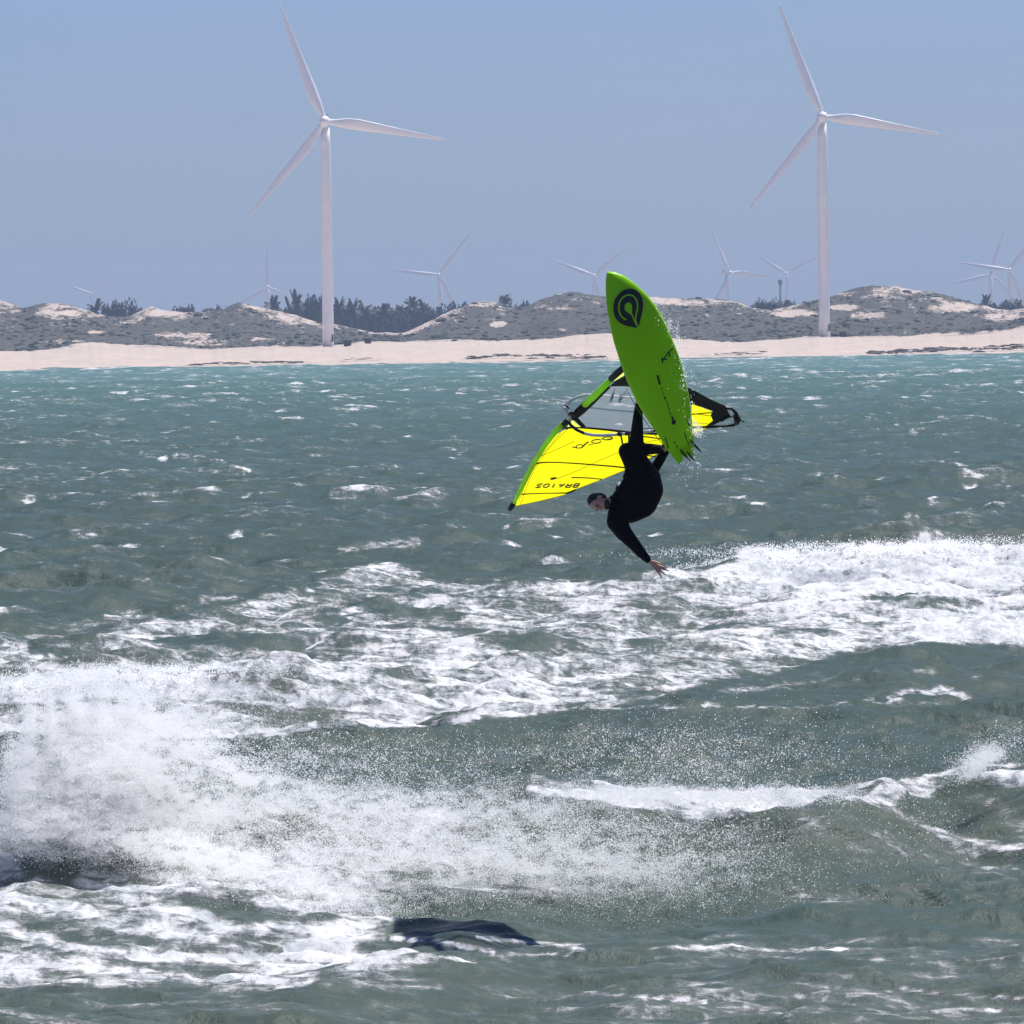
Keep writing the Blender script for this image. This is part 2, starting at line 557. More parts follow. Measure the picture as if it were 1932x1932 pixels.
def build_ground():
    u = np.concatenate([np.linspace(-0.34, -0.105, 40)[:-1], np.linspace(-0.105, 0.105, 620), np.linspace(0.105, 0.34, 40)[1:]])
    s = np.concatenate([np.linspace(-1.0, 0, 14)[:-1], np.linspace(0, 1, 70)[:-1], np.linspace(1, 2, 230)[:-1], np.linspace(2, 2.5, 40)[:-1], np.linspace(2.5, 3.5, 14)])
    px = 966 + u * F
    hy = horizon_y(px)
    sh = poly_interp(SHORE, px)
    Ds = CAMZ * F / np.maximum(sh - hy, 20)
    Ds = Ds * (1 + 0.02 * (fbm(px / 60.0, px * 0, 3, 5) - 0.5))
    Db = np.maximum(2400.0, Ds + 380)
    rag = (fbm(px / 9.0, px * 0 + 3.3, 3, 9) - 0.5) * 3.0
    zb = CAMZ + (hy - poly_interp(BASE, px) - rag) / F * Db
    zb = np.maximum(zb, 0.6)
    Dr = Db + 520 + 160 * (fbm(px / 120.0, px * 0, 2, 21) - 0.5)
    rr = (fbm(px / 11.0, px * 0 + 1.3, 4, 31, 0.6) - 0.5) * 4.0
    zr = CAMZ + (hy - poly_interp(RIDGE, px) - rr) / F * Dr
    S, U = np.meshgrid(s, u, indexing='ij')
    PX = 966 + U * F
    one = np.ones_like(S)
    D = np.where(S < 0, Ds + S * 900, np.where(S < 1, Ds + S * (Db - Ds), np.where(S < 2, Db + (S - 1) * (Dr - Db), np.where(S < 2.5, Dr + (S - 2) * 2 * 260, Dr + 260 + (S - 2.5) * (11000 - Dr - 260)))))
    X = U * D
    t = np.clip(S - 1, 0, 1)
    z_under = S * 3.5
    z_beach = zb * np.clip(S, 0, 1) ** 1.15 + 0.25 * (fbm(X / 40, D / 60, 3, 3) - 0.5) * sstep(0, .2, S)
    lump = fbm(X / 46.0, D / 95.0, 5, 41, 0.55) - 0.5
    rid = ridged(X / 30.0 + 7, D / 60.0, 3, 77) - 0.62
    prof = 0.30 * t + 0.70 * t ** 2.0
    z_dune = zb + (zr - zb) * prof + (lump * 9.0 + rid * 4.2) * (np.sin(np.pi * np.clip(t, 0, 1)) ** 0.8) * np.clip((zr - zb) / 14.0, 0.25, 1.3)
    q = sstep(2.0, 2.5, S)
    z_back = zr * (1 - q) + 1.0 * q
    Z = np.where(S < 0, z_under, np.where(S < 1, z_beach, np.where(S < 2, z_dune, z_back)))
    # keep the dune face from rising above its own ridge line
    ridge_lim = CAMZ + (zr - CAMZ) * D / Dr
    Z = np.where((S >= 1) & (S < 2), np.minimum(Z, ridge_lim - (1 - t) * 0.2), Z)
    # sand mask
    sand = np.zeros_like(S)
    edge = fbm(X / 14.0, D / 40.0, 4, 51) - 0.5
    sand = np.where(S < 1.0, 1.15, 0.0)
    sand = np.maximum(sand, 1.1 * (1 - sstep(0.0, 0.10, t + edge * 0.16)))
    sand = np.where(S < 1.0, np.where(S > 0.93 + edge * 0.1, 0.9, sand), sand)
    ppx, ppy = project(X.ravel(), D.ravel(), Z.ravel())
    ppx, ppy = ppx.reshape(S.shape), ppy.reshape(S.shape)
    rel = np.clip((ppy - poly_interp(RIDGE, ppx)) / np.maximum(poly_interp(BASE, ppx) - poly_interp(RIDGE, ppx), 4), 0, 1)
    crest = fbm(PX / 70.0, rel * 2.0, 3, 61)
    field = 0.20 + 0.30 * (crest - 0.5) + 0.34 * (1 - sstep(0.0, 0.45, rel)) * sstep(0.30, 0.6, crest) - 0.10 * sstep(0.35, 0.8, rel)
    for (cx, cy, rx, ry, v) in [(120, 588, 60, 14, .8), (190, 590, 26, 8, .8), (298, 590, 30, 9, .95), (345, 633, 55, 7, .75), (385, 643, 50, 9, .7), (182, 627, 18, 4, .8),
                                (100, 612, 40, 6, .5), (20, 600, 30, 6, .45), (30, 617, 40, 5, .4), (560, 597, 40, 6, .6), (520, 592, 22, 5, .55), (660, 617, 45, 5, .6), (500, 600, 40, 7, .45), (735, 628, 20, 4, .6),
                                (940, 612, 18, 6, .95), (905, 572, 34, 8, .75), (845, 600, 22, 6, .7), (800, 616, 20, 4, .8), (950, 585, 30, 8, .5), (1060, 578, 40, 8, .5), (1110, 566, 40, 8, .45),
                                (1245, 566, 45, 10, .85), (1330, 571, 70, 9, .7), (1400, 577, 30, 7, .6), (1500, 591, 42, 9, .9), (1475, 583, 30, 6, .7), (1590, 580, 32, 7, .85), (1640, 595, 38, 8, .8), (1605, 553, 30, 8, .5),
                                (1700, 548, 80, 10, .75), (1800, 580, 50, 11, .85), (1760, 560, 60, 8, .5), (1890, 598, 50, 9, .75), (1060, 622, 20, 4, .6), (1085, 563, 25, 5, .5), (450, 640, 60, 5, .5), (120, 645, 50, 4, .5)]:
        d = ((ppx - cx) / rx) ** 2 + ((ppy - cy) / ry) ** 2
        field = np.maximum(field, v * 0.74 * (1 - sstep(0.1, 2.2, d)))
    sand = np.where((S >= 1) & (S <= 2.02), np.maximum(sand, field), sand)
    sand = np.where(S > 2.02, 0.5, sand)
    wrack = np.zeros_like(S)
    for pts, w in [([(355, 690), (480, 687), (560, 686)], 2.5), ([(640, 683), (720, 679)], 2), ([(780, 684), (880, 683)], 1.5), ([(870, 679), (940, 676), (1080, 677), (1150, 677)], 3.2),
                   ([(1320, 671), (1450, 672)], 1.6), ([(1330, 667), (1440, 662)], 1.2), ([(1650, 668), (1760, 664.5), (1850, 663), (1932, 661), (2300, 655)], 3.0), ([(1720, 668), (1900, 667)], 1.6), ([(480, 683), (560, 684), (600, 684)], 1.2), ([(30, 661), (110, 657), (150, 661)], 1.6)]:
        wrack = np.maximum(wrack, 0.6 * stroke(ppx, ppy, pts, w * 0.42))
    wrack = np.maximum(wrack, 0.55 * np.exp(-((S - 1.0) / 0.03) ** 2) * sstep(0.45, 0.6, fbm(X / 30, X * 0, 3, 71)))
    nS, nU = S.shape
    idx = np.arange(nS * nU).reshape(nS, nU)
    faces = np.stack([idx[:-1, :-1], idx[:-1, 1:], idx[1:, 1:], idx[1:, :-1]], -1).reshape(-1, 4)
    o = mesh_np('ground', np.stack([X, D, Z], -1).reshape(-1, 3), faces, MAT['ground'])
    attr(o, 'sand', sand)
    attr(o, 'wrack', wrack)
    tag(o, 'pale sand beach and scrub covered dunes behind it', kind='structure')
    return S, X, D, Z, ppx, ppy, sand


gS, gX, gD, gZ, gpx, gpy, gsand = build_ground()

# low scrub bushes on the dune faces, uncountable
def build_scrub():
    ok = np.argwhere((gS > 1.03) & (gS < 1.99) & (gsand < 0.42) & (np.abs(gX / gD) < 0.12))
    pick = ok[rng.choice(len(ok), 5200)]
    V, Fc = [], []
    base = np.array([(1, 0, 0), (-1, 0, 0), (0, 1, 0), (0, -1, 0), (0, 0, 1), (.7, .6, .6), (-.6, .7, .7), (-.5, -.6, .75), (.65, -.6, .6)])
    tri = np.array([(0, 5, 2), (0, 8, 5), (5, 4, 2), (5, 8, 4), (2, 6, 1), (2, 4, 6), (6, 4, 7), (6, 7, 1), (1, 7, 3), (7, 4, 8), (7, 8, 3), (3, 8, 0)])
    verts, faces = [], []
    for k, (i, j) in enumerate(pick):
        r = 0.35 + 0.9 * rng.random() ** 2.5
        h = r * (0.5 + 0.5 * rng.random())
        v = base * (1 + 0.5 * (rng.random((9, 1)) - 0.5)) * np.array([r * 1.4, r, h]) + np.array([gX[i, j] + rng.normal() * 1.5, gD[i, j], gZ[i, j] - 0.05])
        verts.append(v)
        faces.append(tri + k * 9)
    o = mesh_np('dune_scrub', np.concatenate(verts), np.concatenate(faces), MAT['scrub'], smooth=False)
    tag(o, 'low dark scrub dotted over the grey dune faces', 'scrub', kind='stuff')


build_scrub()


def ground_z(px, D):
    """terrain height under a direction and distance"""
    j = int(np.argmin(np.abs(966 + gX[0] / gD[0] * F - px)))
    return float(np.interp(D, gD[:, j], gZ[:, j]))


# dark rocks and weed line at the water's edge
def build_rocks():
    verts, faces = [], []
    base = np.array([(1, 0, 0), (-1, 0, 0), (0, 1, 0), (0, -1, 0), (0, 0, 1), (.7, .6, .6), (-.6, .7, .7), (-.5, -.6, .75), (.65, -.6, .6)])
    tri = np.array([(0, 5, 2), (0, 8, 5), (5, 4, 2), (5, 8, 4), (2, 6, 1), (2, 4, 6), (6, 4, 7), (6, 7, 1), (1, 7, 3), (7, 4, 8), (7, 8, 3), (3, 8, 0)])
    k = 0
    for pts, n, h in [([(355, 689), (480, 687), (570, 686)], 90, .35), ([(880, 680), (960, 677), (1150, 678)], 150, .4), ([(1640, 669), (1760, 665.5), (1850, 664), (1980, 662)], 330, .5), ([(1350, 672), (1450, 671)], 30, .25), ([(640, 684), (700, 682)], 20, .2)]:
        p = np.array(pts, float)
        for _ in range(n):
            px = rng.uniform(p[0, 0], p[-1, 0])
            py = np.interp(px, p[:, 0], p[:, 1]) + rng.normal() * 0.6
            g = ground(px, py, 0.15)
            r = (0.2 + rng.random() ** 2 * 0.8)
            v = base * (1 + 0.5 * (rng.random((9, 1)) - 0.5)) * np.array([r * 1.8, r, r * h]) + np.array([g.x, g.y, ground_z(px, g.y)])
            verts.append(v)
            faces.append(tri + k * 9)
            k += 1
    o = mesh_np('shore_rocks', np.concatenate(verts), np.concatenate(faces), MAT['rock'], smooth=False)
    tag(o, 'dark line of low rocks and weed along the far water edge', 'rocks', kind='stuff')


build_rocks()

# ------------------------------------------------------------------ sea
CREST3 = [(-900, 1500, 77.5), (0, 1500, 77.5), (300, 1500, 77.8), (700, 1500, 78), (1000, 1494, 78.2), (1200, 1488, 78.5), (1400, 1482, 79), (1560, 1482, 79.5), (1650, 1478, 80.5), (1760, 1466, 82),
          (1840, 1440, 82), (1932, 1434, 81.5), (2300, 1450, 82), (3500, 1470, 82)]
CREST2 = [(-900, 1280, 111), (0, 1270, 111), (150, 1263, 111), (320, 1262, 111), (450, 1278, 111), (600, 1292, 111), (800, 1302, 111), (1000, 1316, 112), (1200, 1335, 112.5), (1400, 1352, 113), (3500, 1360, 113)]
CRESTB = [(-900, 1170, 178), (0, 1168, 178), (250, 1150, 178), (520, 1108, 178), (700, 1098, 178), (1000, 1092, 178), (1250, 1080, 177), (1400, 1054, 176), (1500, 1040, 175), (1640, 1030, 174), (1800, 1026, 173), (1932, 1022, 173), (2400, 1018, 173), (4000, 1030, 173)]


def crest_world(cr):
    out = []
    for px, py, D in cr:
        p = P(px, py, D)
        out.append((p.x, D, p.z))
    a = np.array(out)
    return a[:, 0], a[:, 1], a[:, 2]


def build_sea():
    rows = [np.linspace(-25, 48, 30)[:-1]]
    segs = [(48, 58, .25), (58, 84, 0.072), (84, 92, .2), (92, 118, 0.12), (118, 160, .3), (160, 200, 0.22), (200, 300, .45), (300, 500, .95), (500, 1000, 2.4), (1000, 3100, 6.5)]
    for a, b_, st in segs:
        rows.append(np.linspace(a, b_, int((b_ - a) / st) + 1)[:-1])
    Yr = np.concatenate(rows + [np.array([3100.0])])
    uc = np.concatenate([np.linspace(-0.34, -0.092, 26)[:-1], np.linspace(-0.092, 0.092, 430), np.linspace(0.092, 0.34, 26)[1:]])
    Y, U = np.meshgrid(Yr, uc, indexing='ij')
    W = np.where(Y > 48, Y, np.sqrt(np.maximum(Y, 0) ** 2 * 0 + 48.0 ** 2))
    X = U * W
    dY = np.gradient(Yr)[:, None] * np.ones_like(U)
    dX = 0.00043 * W
    # wind chop: many sharpened directional waves
    Z = np.zeros_like(X)
    lift = np.zeros_like(X)
    r2 = np.random.default_rng(5)
    for lam in (0.55, 0.7, 0.9, 1.15, 1.5, 1.9, 2.4, 3.1, 4.0, 5.2, 6.8, 9.0, 13.0, 19.0):
        att_cut = 1 / (1 + (dY / (lam * 0.55)) ** 4)
        for k in range(4):
            ang = math.radians(r2.normal(-70, 34))
            kx, ky = math.cos(ang) / lam, math.sin(ang) / lam
            ph = r2.random()
            amp = 0.0105 * lam ** 0.82 * (0.7 + 0.6 * r2.random())
            wob = 0.35 * (vnoise(X / (lam * 4), Y / (lam * 5), 200 + k) - 0.5) * 6
            w = np.sin(2 * np.pi * (kx * X + ky * Y + ph) + wob)
            loc = 0.35 + 1.3 * vnoise(X / (lam * 3.1) + 31 * k, Y / (lam * 4.3), 300 + k)
            lift += amp * loc * 0.8 * 0.273 * att_cut
            Z += amp * loc * (1 - 2 * np.abs(w)) * 0.8 * att_cut + amp * loc * 0.4 * w * att_cut
    chop = Z.copy()
    Z = Z + lift
    # swell ridges far out
    sw = 0.16 * np.sin(Y / 23.0 + 2.6 * fbm(X / 60, Y / 200, 2, 9) * 2) * sstep(190, 260, Y)
    Z = Z + sw

    def wave(cr, Lf, Lb, trough, lean=1.5):
        cx, cd, cz = crest_world(cr)
        o = np.argsort(cx)
        yc = np.interp(X, cx[o], cd[o])
        zc = np.interp(X, cx[o], cz[o])
        yc = yc + (fbm(X / 1.7, X * 0, 3, 91) - 0.5) * Lf * 0.12
        d = Y - yc
        t = np.clip(1 + d / Lf, 0, 1)
        front = np.where(d < 0, t ** lean, 0)
        back = np.where(d >= 0, np.exp(-(d / Lb) ** 2 * 1.2), 0)
        h = zc * (front + back)
        tr = -trough * np.exp(-((d + Lf * 1.15) / (Lf * 0.55)) ** 2) * np.clip(zc / 0.8, 0, 1)
        return h, tr, d, zc

    h3, t3, d3, z3 = wave(CREST3, 8.2, 5.5, 0.16, 2.1)
    h2, t2, d2, z2 = wave(CREST2, 4.5, 6.0, 0.10, 1.3)
    hb, tb, db, zb_ = wave(CRESTB, 7.0, 11.0, 0.10, 1.2)
    calm = 1 - 0.45 * np.clip(np.exp(-(d3 / 5.0) ** 2), 0, 1)
    calm = calm * (1 - 0.35 * (1 - sstep(70, 76, Y)))
    Z = Z * calm + h3 + t3 + h2 + t2 + hb + tb
    # a small peak in the open water on the right
    wl = ground(1755, 1318)
    Z += 0.30 * np.exp(-((X - wl.x) / 0.9) ** 2 - ((Y - wl.y - 0.6) / 1.3) ** 2)
    # shoulder: second peak at the right of the nearest wave, its foot sweeping down-right
    ppx, ppy = project(X.ravel(), Y.ravel(), Z.ravel())
    ppx, ppy = ppx.reshape(X.shape), ppy.reshape(X.shape)

    # ---------------- foam density, laid on the surface where it drifts
    warp = (fbm(X * 1.1, Y * 0.6, 3, 111) - 0.5)
    pyw = ppy + warp * 22
    pxw = ppx + (fbm(X * 0.9, Y * 0.5, 3, 121) - 0.5) * 60
    foam = np.zeros_like(X)

    def add(v):
        np.maximum(foam, v, out=foam)
    TOP = [(-900, 1210), (0, 1182), (60, 1170), (140, 1168), (250, 1152), (330, 1166), (390, 1150), (520, 1110), (600, 1100), (680, 1062), (760, 1068), (830, 1092), (1000, 1093), (1200, 1092), (1300, 1076), (1400, 1054), (1500, 1042), (1640, 1030), (1932, 1022), (3000, 1020)]
    BOT = [(-900, 1400), (0, 1395), (450, 1387), (700, 1368), (1000, 1347), (1250, 1322), (1330, 1290), (1450, 1274), (1560, 1240), (1700, 1222), (1850, 1214), (1932, 1232), (3000, 1260)]
    top, bot = poly_interp(TOP, pxw), poly_interp(BOT, pxw)
    inside = sstep(-5, 8, pyw - top) * (1 - sstep(-9, 5, pyw - bot))
    patch = fbm(X / 3.2, Y / 9.0, 3, 131)
    patch2 = fbm(X / 1.1, Y / 3.5, 3, 137)
    dens = 0.60 + 0.42 * (patch - 0.5) + 0.35 * (patch2 - 0.5)
    left = 1 - sstep(600, 1250, ppx)
    dens = dens - 0.06 * left * sstep(1080, 1130, ppy) * (1 - sstep(1200, 1260, ppy))
    dens = dens + 0.16 * sstep(1250, 1600, ppx)
    add(inside * dens * (Y > 95))
    # dark holes between the lines of foam
    for pts, w in [([(700, 1145), (860, 1160)], 18), ([(300, 1205), (560, 1215)], 16), ([(900, 1205), (1080, 1215)], 12), ([(60, 1230), (220, 1240)], 12), ([(1650, 1125), (1932, 1145)], 10), ([(1300, 1180), (1560, 1185)], 8), ([(560, 1150), (700, 1140)], 8), ([(20, 1190), (180, 1196)], 8)]:
        foam *= 1 - 0.55 * stroke(ppx, pyw, pts, w) * (Y > 110)
    add(0.95 * stroke(ppx, pyw, [(1420, 1072), (1520, 1066), (1640, 1060), (1932, 1058), (2400, 1056)], 44, 0.6) * (Y > 140))
    add(0.85 * stroke(ppx, pyw, [(1230, 1084), (1330, 1078), (1430, 1062)], 14) * (Y > 140))
    add(0.50 * stroke(ppx, pyw, [(640, 1040), (700, 1030), (790, 1022)], 12) * (Y > 140))
    add(0.55 * stroke(ppx, pyw, [(380, 1126), (470, 1122), (560, 1112)], 8) * (Y > 140))
    add(0.55 * stroke(ppx, pyw, [(400, 1160), (560, 1155), (700, 1170)], 10) * (Y > 120))
    # roller of wave 2 on the left
    add(0.90 * stroke(ppx, pyw, [(-900, 1310), (0, 1300), (120, 1288), (300, 1292), (430, 1305)], 36, 0.7) * (Y > 95) * (Y < 130))
    add(0.74 * stroke(ppx, pyw, [(430, 1308), (600, 1322), (800, 1328), (1000, 1332)], 34, 0.8) * (Y > 95) * (Y < 130))
    add(0.80 * stroke(ppx, pyw, [(-600, 1372), (0, 1374), (250, 1380), (450, 1384), (640, 1372), (900, 1352)], 16, 0.9) * (Y > 92) * (Y < 130))
    for pts, w, v in [([(1000, 1345), (1200, 1332), (1450, 1333), (1650, 1322)], 6, .62), ([(1080, 1300), (1300, 1288)], 7, .5), ([(1360, 1300), (1500, 1290), (1620, 1282)], 9, .48),
                      ([(1680, 1318), (1720, 1302), (1790, 1302), (1830, 1318)], 12, .62), ([(1640, 1330), (1800, 1326)], 6, .42), ([(1560, 1240), (1700, 1270), (1850, 1280)], 6, .38), ([(1780, 1380), (1900, 1345)], 6, .36),
                      ([(1500, 1250), (1560, 1275)], 6, .4)]:
        add(v * stroke(ppx, pyw, pts, w) * (Y > 90))
    near = (Y < 91) * (Y > 50)
    # crest and face of the nearest wave
    add(0.93 * stroke(ppx, pyw, [(1000, 1494), (1150, 1496), (1300, 1492), (1450, 1492), (1560, 1488)], 14, 0.8) * near)
    add(0.80 * stroke(ppx, pyw, [(1150, 1496), (1300, 1510), (1420, 1520), (1480, 1512)], 22, 0.9) * near)
    add(0.70 * stroke(ppx, pyw, [(1560, 1486), (1640, 1480), (1760, 1468), (1840, 1450), (1932, 1438), (2400, 1450)], 9, 0.8) * near)
    add(0.50 * stroke(ppx, pyw, [(1470, 1492), (1560, 1500), (1640, 1512), (1700, 1540), (1790, 1580), (1900, 1600), (2100, 1610)], 18, 0.9) * near)
    add(0.36 * stroke(ppx, pyw, [(1500, 1540), (1700, 1600), (1900, 1650)], 60, 1) * near)
    add(0.42 * stroke(ppx, pyw, [(1850, 1500), (1932, 1560)], 40, 1) * near)
    cw = np.interp(ppx, [-900, 0, 300, 950, 1100, 1200, 1480, 1580, 1700, 1800, 1932, 2300], [.6, .6, .6, .45, .52, .82, .88, .78, .68, .70, .78, .7])
    cw = cw * (0.80 + 0.40 * fbm(X / 0.9, Y * 0, 3, 223))
    cwid = np.interp(ppx, [1000, 1180, 1400, 1500, 1620, 1932], [.25, .50, .62, .40, .25, .25]) * (0.5 + 1.1 * patch2)
    add(cw * np.exp(-np.maximum(np.abs(d3 + cwid * 0.7) - cwid, 0) ** 2 / 0.05) * near)
    face = near * (1 - sstep(950, 1420, ppx)) * sstep(1490, 1520, ppy) * (1 - sstep(1700, 1760, ppy + 0.03 * ppx))
    add(face * (0.58 + 0.5 * (patch2 - 0.5) + 0.3 * (patch - 0.5)))
    sw_ = fbm(X * 0.9 + Y * 0.22, Y * 0.9 - X * 0.10, 4, 151)
    low = [([(0, 1620), (120, 1650), (230, 1690), (330, 1720), (480, 1745), (640, 1760), (720, 1775)], 30, .78),
           ([(-200, 1650), (0, 1690), (120, 1720), (260, 1745), (400, 1770)], 34, .80),
           ([(520, 1660), (640, 1700), (740, 1722)], 34, .84),
           ([(-200, 1700), (0, 1745), (150, 1790), (320, 1808), (520, 1806), (700, 1800), (820, 1808)], 26, .86),
           ([(540, 1780), (640, 1788), (760, 1800)], 18, .92),
           ([(0, 1800), (120, 1822), (260, 1836), (450, 1845), (640, 1866)], 14, .80),
           ([(-200, 1760), (0, 1785), (100, 1800)], 14, .7),
           ([(180, 1862), (300, 1850), (420, 1850)], 10, .7),
           ([(700, 1858), (840, 1862)], 10, .55), ([(860, 1795), (960, 1810)], 14, .60), ([(960, 1768), (1080, 1785), (1300, 1792), (1600, 1788)], 7, .60),
           ([(1100, 1870), (1220, 1882), (1330, 1892)], 6, .72), ([(1700, 1868), (1800, 1875), (1932, 1885)], 9, .62), ([(1380, 1800), (1500, 1805)], 5, .45),
           ([(1560, 1780), (1700, 1770), (1932, 1772)], 12, .40), ([(1280, 1790), (1420, 1812), (1520, 1806)], 8, .45),
           ([(1500, 1690), (1640, 1695), (1720, 1690)], 14, .42), ([(1760, 1910), (1932, 1905)], 9, .5), ([(1500, 1880), (1640, 1900)], 8, .4), ([(1560, 1830), (1660, 1850)], 7, .42)]
    for pts, w, v in low:
        add((v + 0.55 * (sw_ - 0.5)) * stroke(ppx, ppy + warp * 10, pts, w, 1.0) * near)
    lowband = near * sstep(1610, 1700, ppy + 0.12 * ppx) * (1 - sstep(1850, 1885, ppy - 0.02 * ppx)) * (1 - sstep(640, 900, ppx))
    add(lowband * (0.60 + 0.9 * (sw_ - 0.5)))
    add(near * sstep(1740, 1800, ppy) * (0.31 + 0.45 * (sw_ - 0.5)))
    foam *= 1 - 0.95 * stroke(ppx, ppy, [(60, 1612), (120, 1630)], 42, 0.7) * near
    foam *= 1 - 0.6 * stroke(ppx, ppy, [(420, 1715), (470, 1722)], 30, 0.9) * near
    foam *= 1 - 0.50 * stroke(ppx + 330 * (patch2 - 0.5) + 140 * (patch - 0.5), ppy + 30 * warp, [(800, 1775), (920, 1785), (1120, 1800)], 95, 1.0) * near
    for pts, w, v in [([(740, 1772), (850, 1782), (930, 1796)], 11, .70), ([(700, 1808), (800, 1806), (900, 1812)], 9, .60), ([(900, 1768), (1000, 1778), (1100, 1790)], 9, .62), ([(960, 1800), (1100, 1806)], 6, .5)]:
        add((v + 0.7 * (sw_ - 0.5)) * stroke(ppx, ppy + warp * 14, pts, w, 1.0) * near)
    # whitecaps over the lagoon
    cap = fbm(X / 4.2 + 5, Y / 5.5, 4, 161, 0.6)
    cap_n = fbm(X / 1.5 + 5, Y / 3.0, 4, 163, 0.6)
    kk = sstep(260, 620, Y)
    cap = cap * kk + cap_n * (1 - kk)
    capl = fbm(X / 34.0, Y / 70.0, 3, 171)
    farm = sstep(118, 150, Y) + 0.55 * (Y > 84) * (Y <= 150)
    farm = np.clip(farm, 0, 1)
    cr = np.clip(chop / 0.13, -1, 1.5)
    wc = sstep(0.565, 0.73, cap - 0.02 * (1 - sstep(180, 330, Y)) + 0.10 * (capl - 0.5) + 0.055 * cr) * farm
    add((0.56 + 0.2 * sstep(0.7, 0.85, cap)) * wc)
    add(farm * np.clip(0.205 + 0.42 * (cap - 0.42) + 0.10 * cr + 0.07 * sstep(500, 1400, Y) + 0.14 * (capl - 0.5), 0, 0.48))
    # line of small surf at the beach
    hy = horizon_y(ppx)
    Ds = CAMZ * F / np.maximum(poly_interp(SHORE, 966 + U * F) - horizon_y(966 + U * F), 20)
    add(0.9 * np.exp(-((Y - Ds + 12) / 14.0) ** 2) * (Y > 700) * sstep(0.35, 0.6, fbm(X / 25, Y * 0, 3, 181)))

    # ---------------- relief of the foam itself
    lum = fbm(X * 2.3, Y * 1.7, 4, 191, 0.6) - 0.5
    lum2 = fbm(X * 0.8, Y * 0.7, 3, 197) - 0.5
    amp = 0.10 * sstep(0.35, 0.9, foam) * near + 0.13 * sstep(0.6, 1.0, foam) * (Y > 92)
    Z += amp * (lum * 1.6 + lum2 * 1.4)
    cr3 = np.exp(-((d3 + 0.6) / 1.1) ** 2) * np.clip(z3, 0, 1.2)
    Z += cr3 * 0.10 * (fbm(X * 1.6, Y * 0.9, 3, 201) - 0.5) * 2
    # turbid wave faces against clear water
    silt = 0.5 * np.exp(-((d3 + 2.6) / 2.6) ** 2) * sstep(0.3, 0.9, z3) + 0.7 * np.exp(-((d2 + 2.0) / 2.2) ** 2) * np.clip(z2, 0, 1) + 0.5 * np.exp(-((db + 3) / 4.0) ** 2) * np.clip(zb_, 0, 1)
    silt += 0.35 * sstep(1700, 1900, ppy) * (Y < 90) * (fbm(X / 2.0, Y / 6.0, 3, 211))
    silt += 0.28 * (1 - sstep(90, 220, Y)) * fbm(X / 6.0, Y / 12.0, 3, 215)
    # under the ground sheet near the shore
    Z = np.where(Y > Ds + 60, Z * 0.2 - 0.4, Z)
    nS, nU = X.shape
    idx = np.arange(nS * nU).reshape(nS, nU)
    faces = np.stack([idx[:-1, :-1], idx[:-1, 1:], idx[1:, 1:], idx[1:, :-1]], -1).reshape(-1, 4)
    o = mesh_np('sea', np.stack([X, Y, Z], -1).reshape(-1, 3), faces, MAT['water'])
    attr(o, 'foam', np.clip(foam, 0, 1.1))
    attr(o, 'silt', np.clip(silt, 0, 1))
    tag(o, 'wind chopped sea with breaking waves and white foam', kind='structure')
    print('sea faces', len(faces))


build_sea()

# ------------------------------------------------------------------ wind turbines
BL = 44.2
HUBH = 79.5


def blade_geo():
    V, Fc = [], []
    st = [(0.0, 1.0, 1.0, 0), (1.6, 1.0, 1.0, 0), (4.0, 1.25, 0.8, 8), (8.0, 2.0, 0.42, 15), (12.0, 2.1, 0.30, 12), (18.0, 1.75, 0.24, 9), (25.0, 1.35, 0.18, 6), (32.0, 0.98, 0.14, 4), (38.0, 0.66, 0.11, 2), (42.0, 0.38, 0.08, 1), (44.2, 0.07, 0.03, 0)]
    seg = 14
    for r, hc, hr, tw in st:
        a = math.radians(tw + 8)
        for k in range(seg):
            q = 2 * math.pi * k / seg
            cx = math.cos(q) * hc - (hc - 1.0) * 0.45 if hc > 1 else math.cos(q) * hc + (1.0 - hc) * 0.35
            ty = math.sin(q) * (hc if hr == 1.0 else max(hc * hr * 1.0, 0.05) * (1 + 0.35 * math.cos(q)))
            V.append(Vector((cx * math.cos(a) - ty * math.sin(a), cx * math.sin(a) + ty * math.cos(a) - 0.0004 * r * r, r)))
    n = len(st)
    for i in range(n - 1):
        for k in range(seg):
            a_, b_ = i * seg + k, i * seg + (k + 1) % seg
            Fc.append((a_, b_, b_ + seg, a_ + seg))
    Fc.append(tuple((n - 1) * seg + k for k in range(seg)))
    return V, Fc


def lathe_geo(prof, seg=28, axis='Z'):
    V, Fc = [], []
    for r, z in prof:
        for k in range(seg):
            a = 2 * math.pi * k / seg
            if axis == 'Z':
                V.append(Vector((r * math.cos(a), r * math.sin(a), z)))
            else:
                V.append(Vector((r * math.cos(a), z, r * math.sin(a))))
    for i in range(len(prof) - 1):
        for k in range(seg):
            a_, b_ = i * seg + k, i * seg + (k + 1) % seg
            Fc.append((a_, b_, b_ + seg, a_ + seg))
    Fc.append(tuple(range(seg))[::-1])
    Fc.append(tuple((len(prof) - 1) * seg + k for k in range(seg)))
    return V, Fc


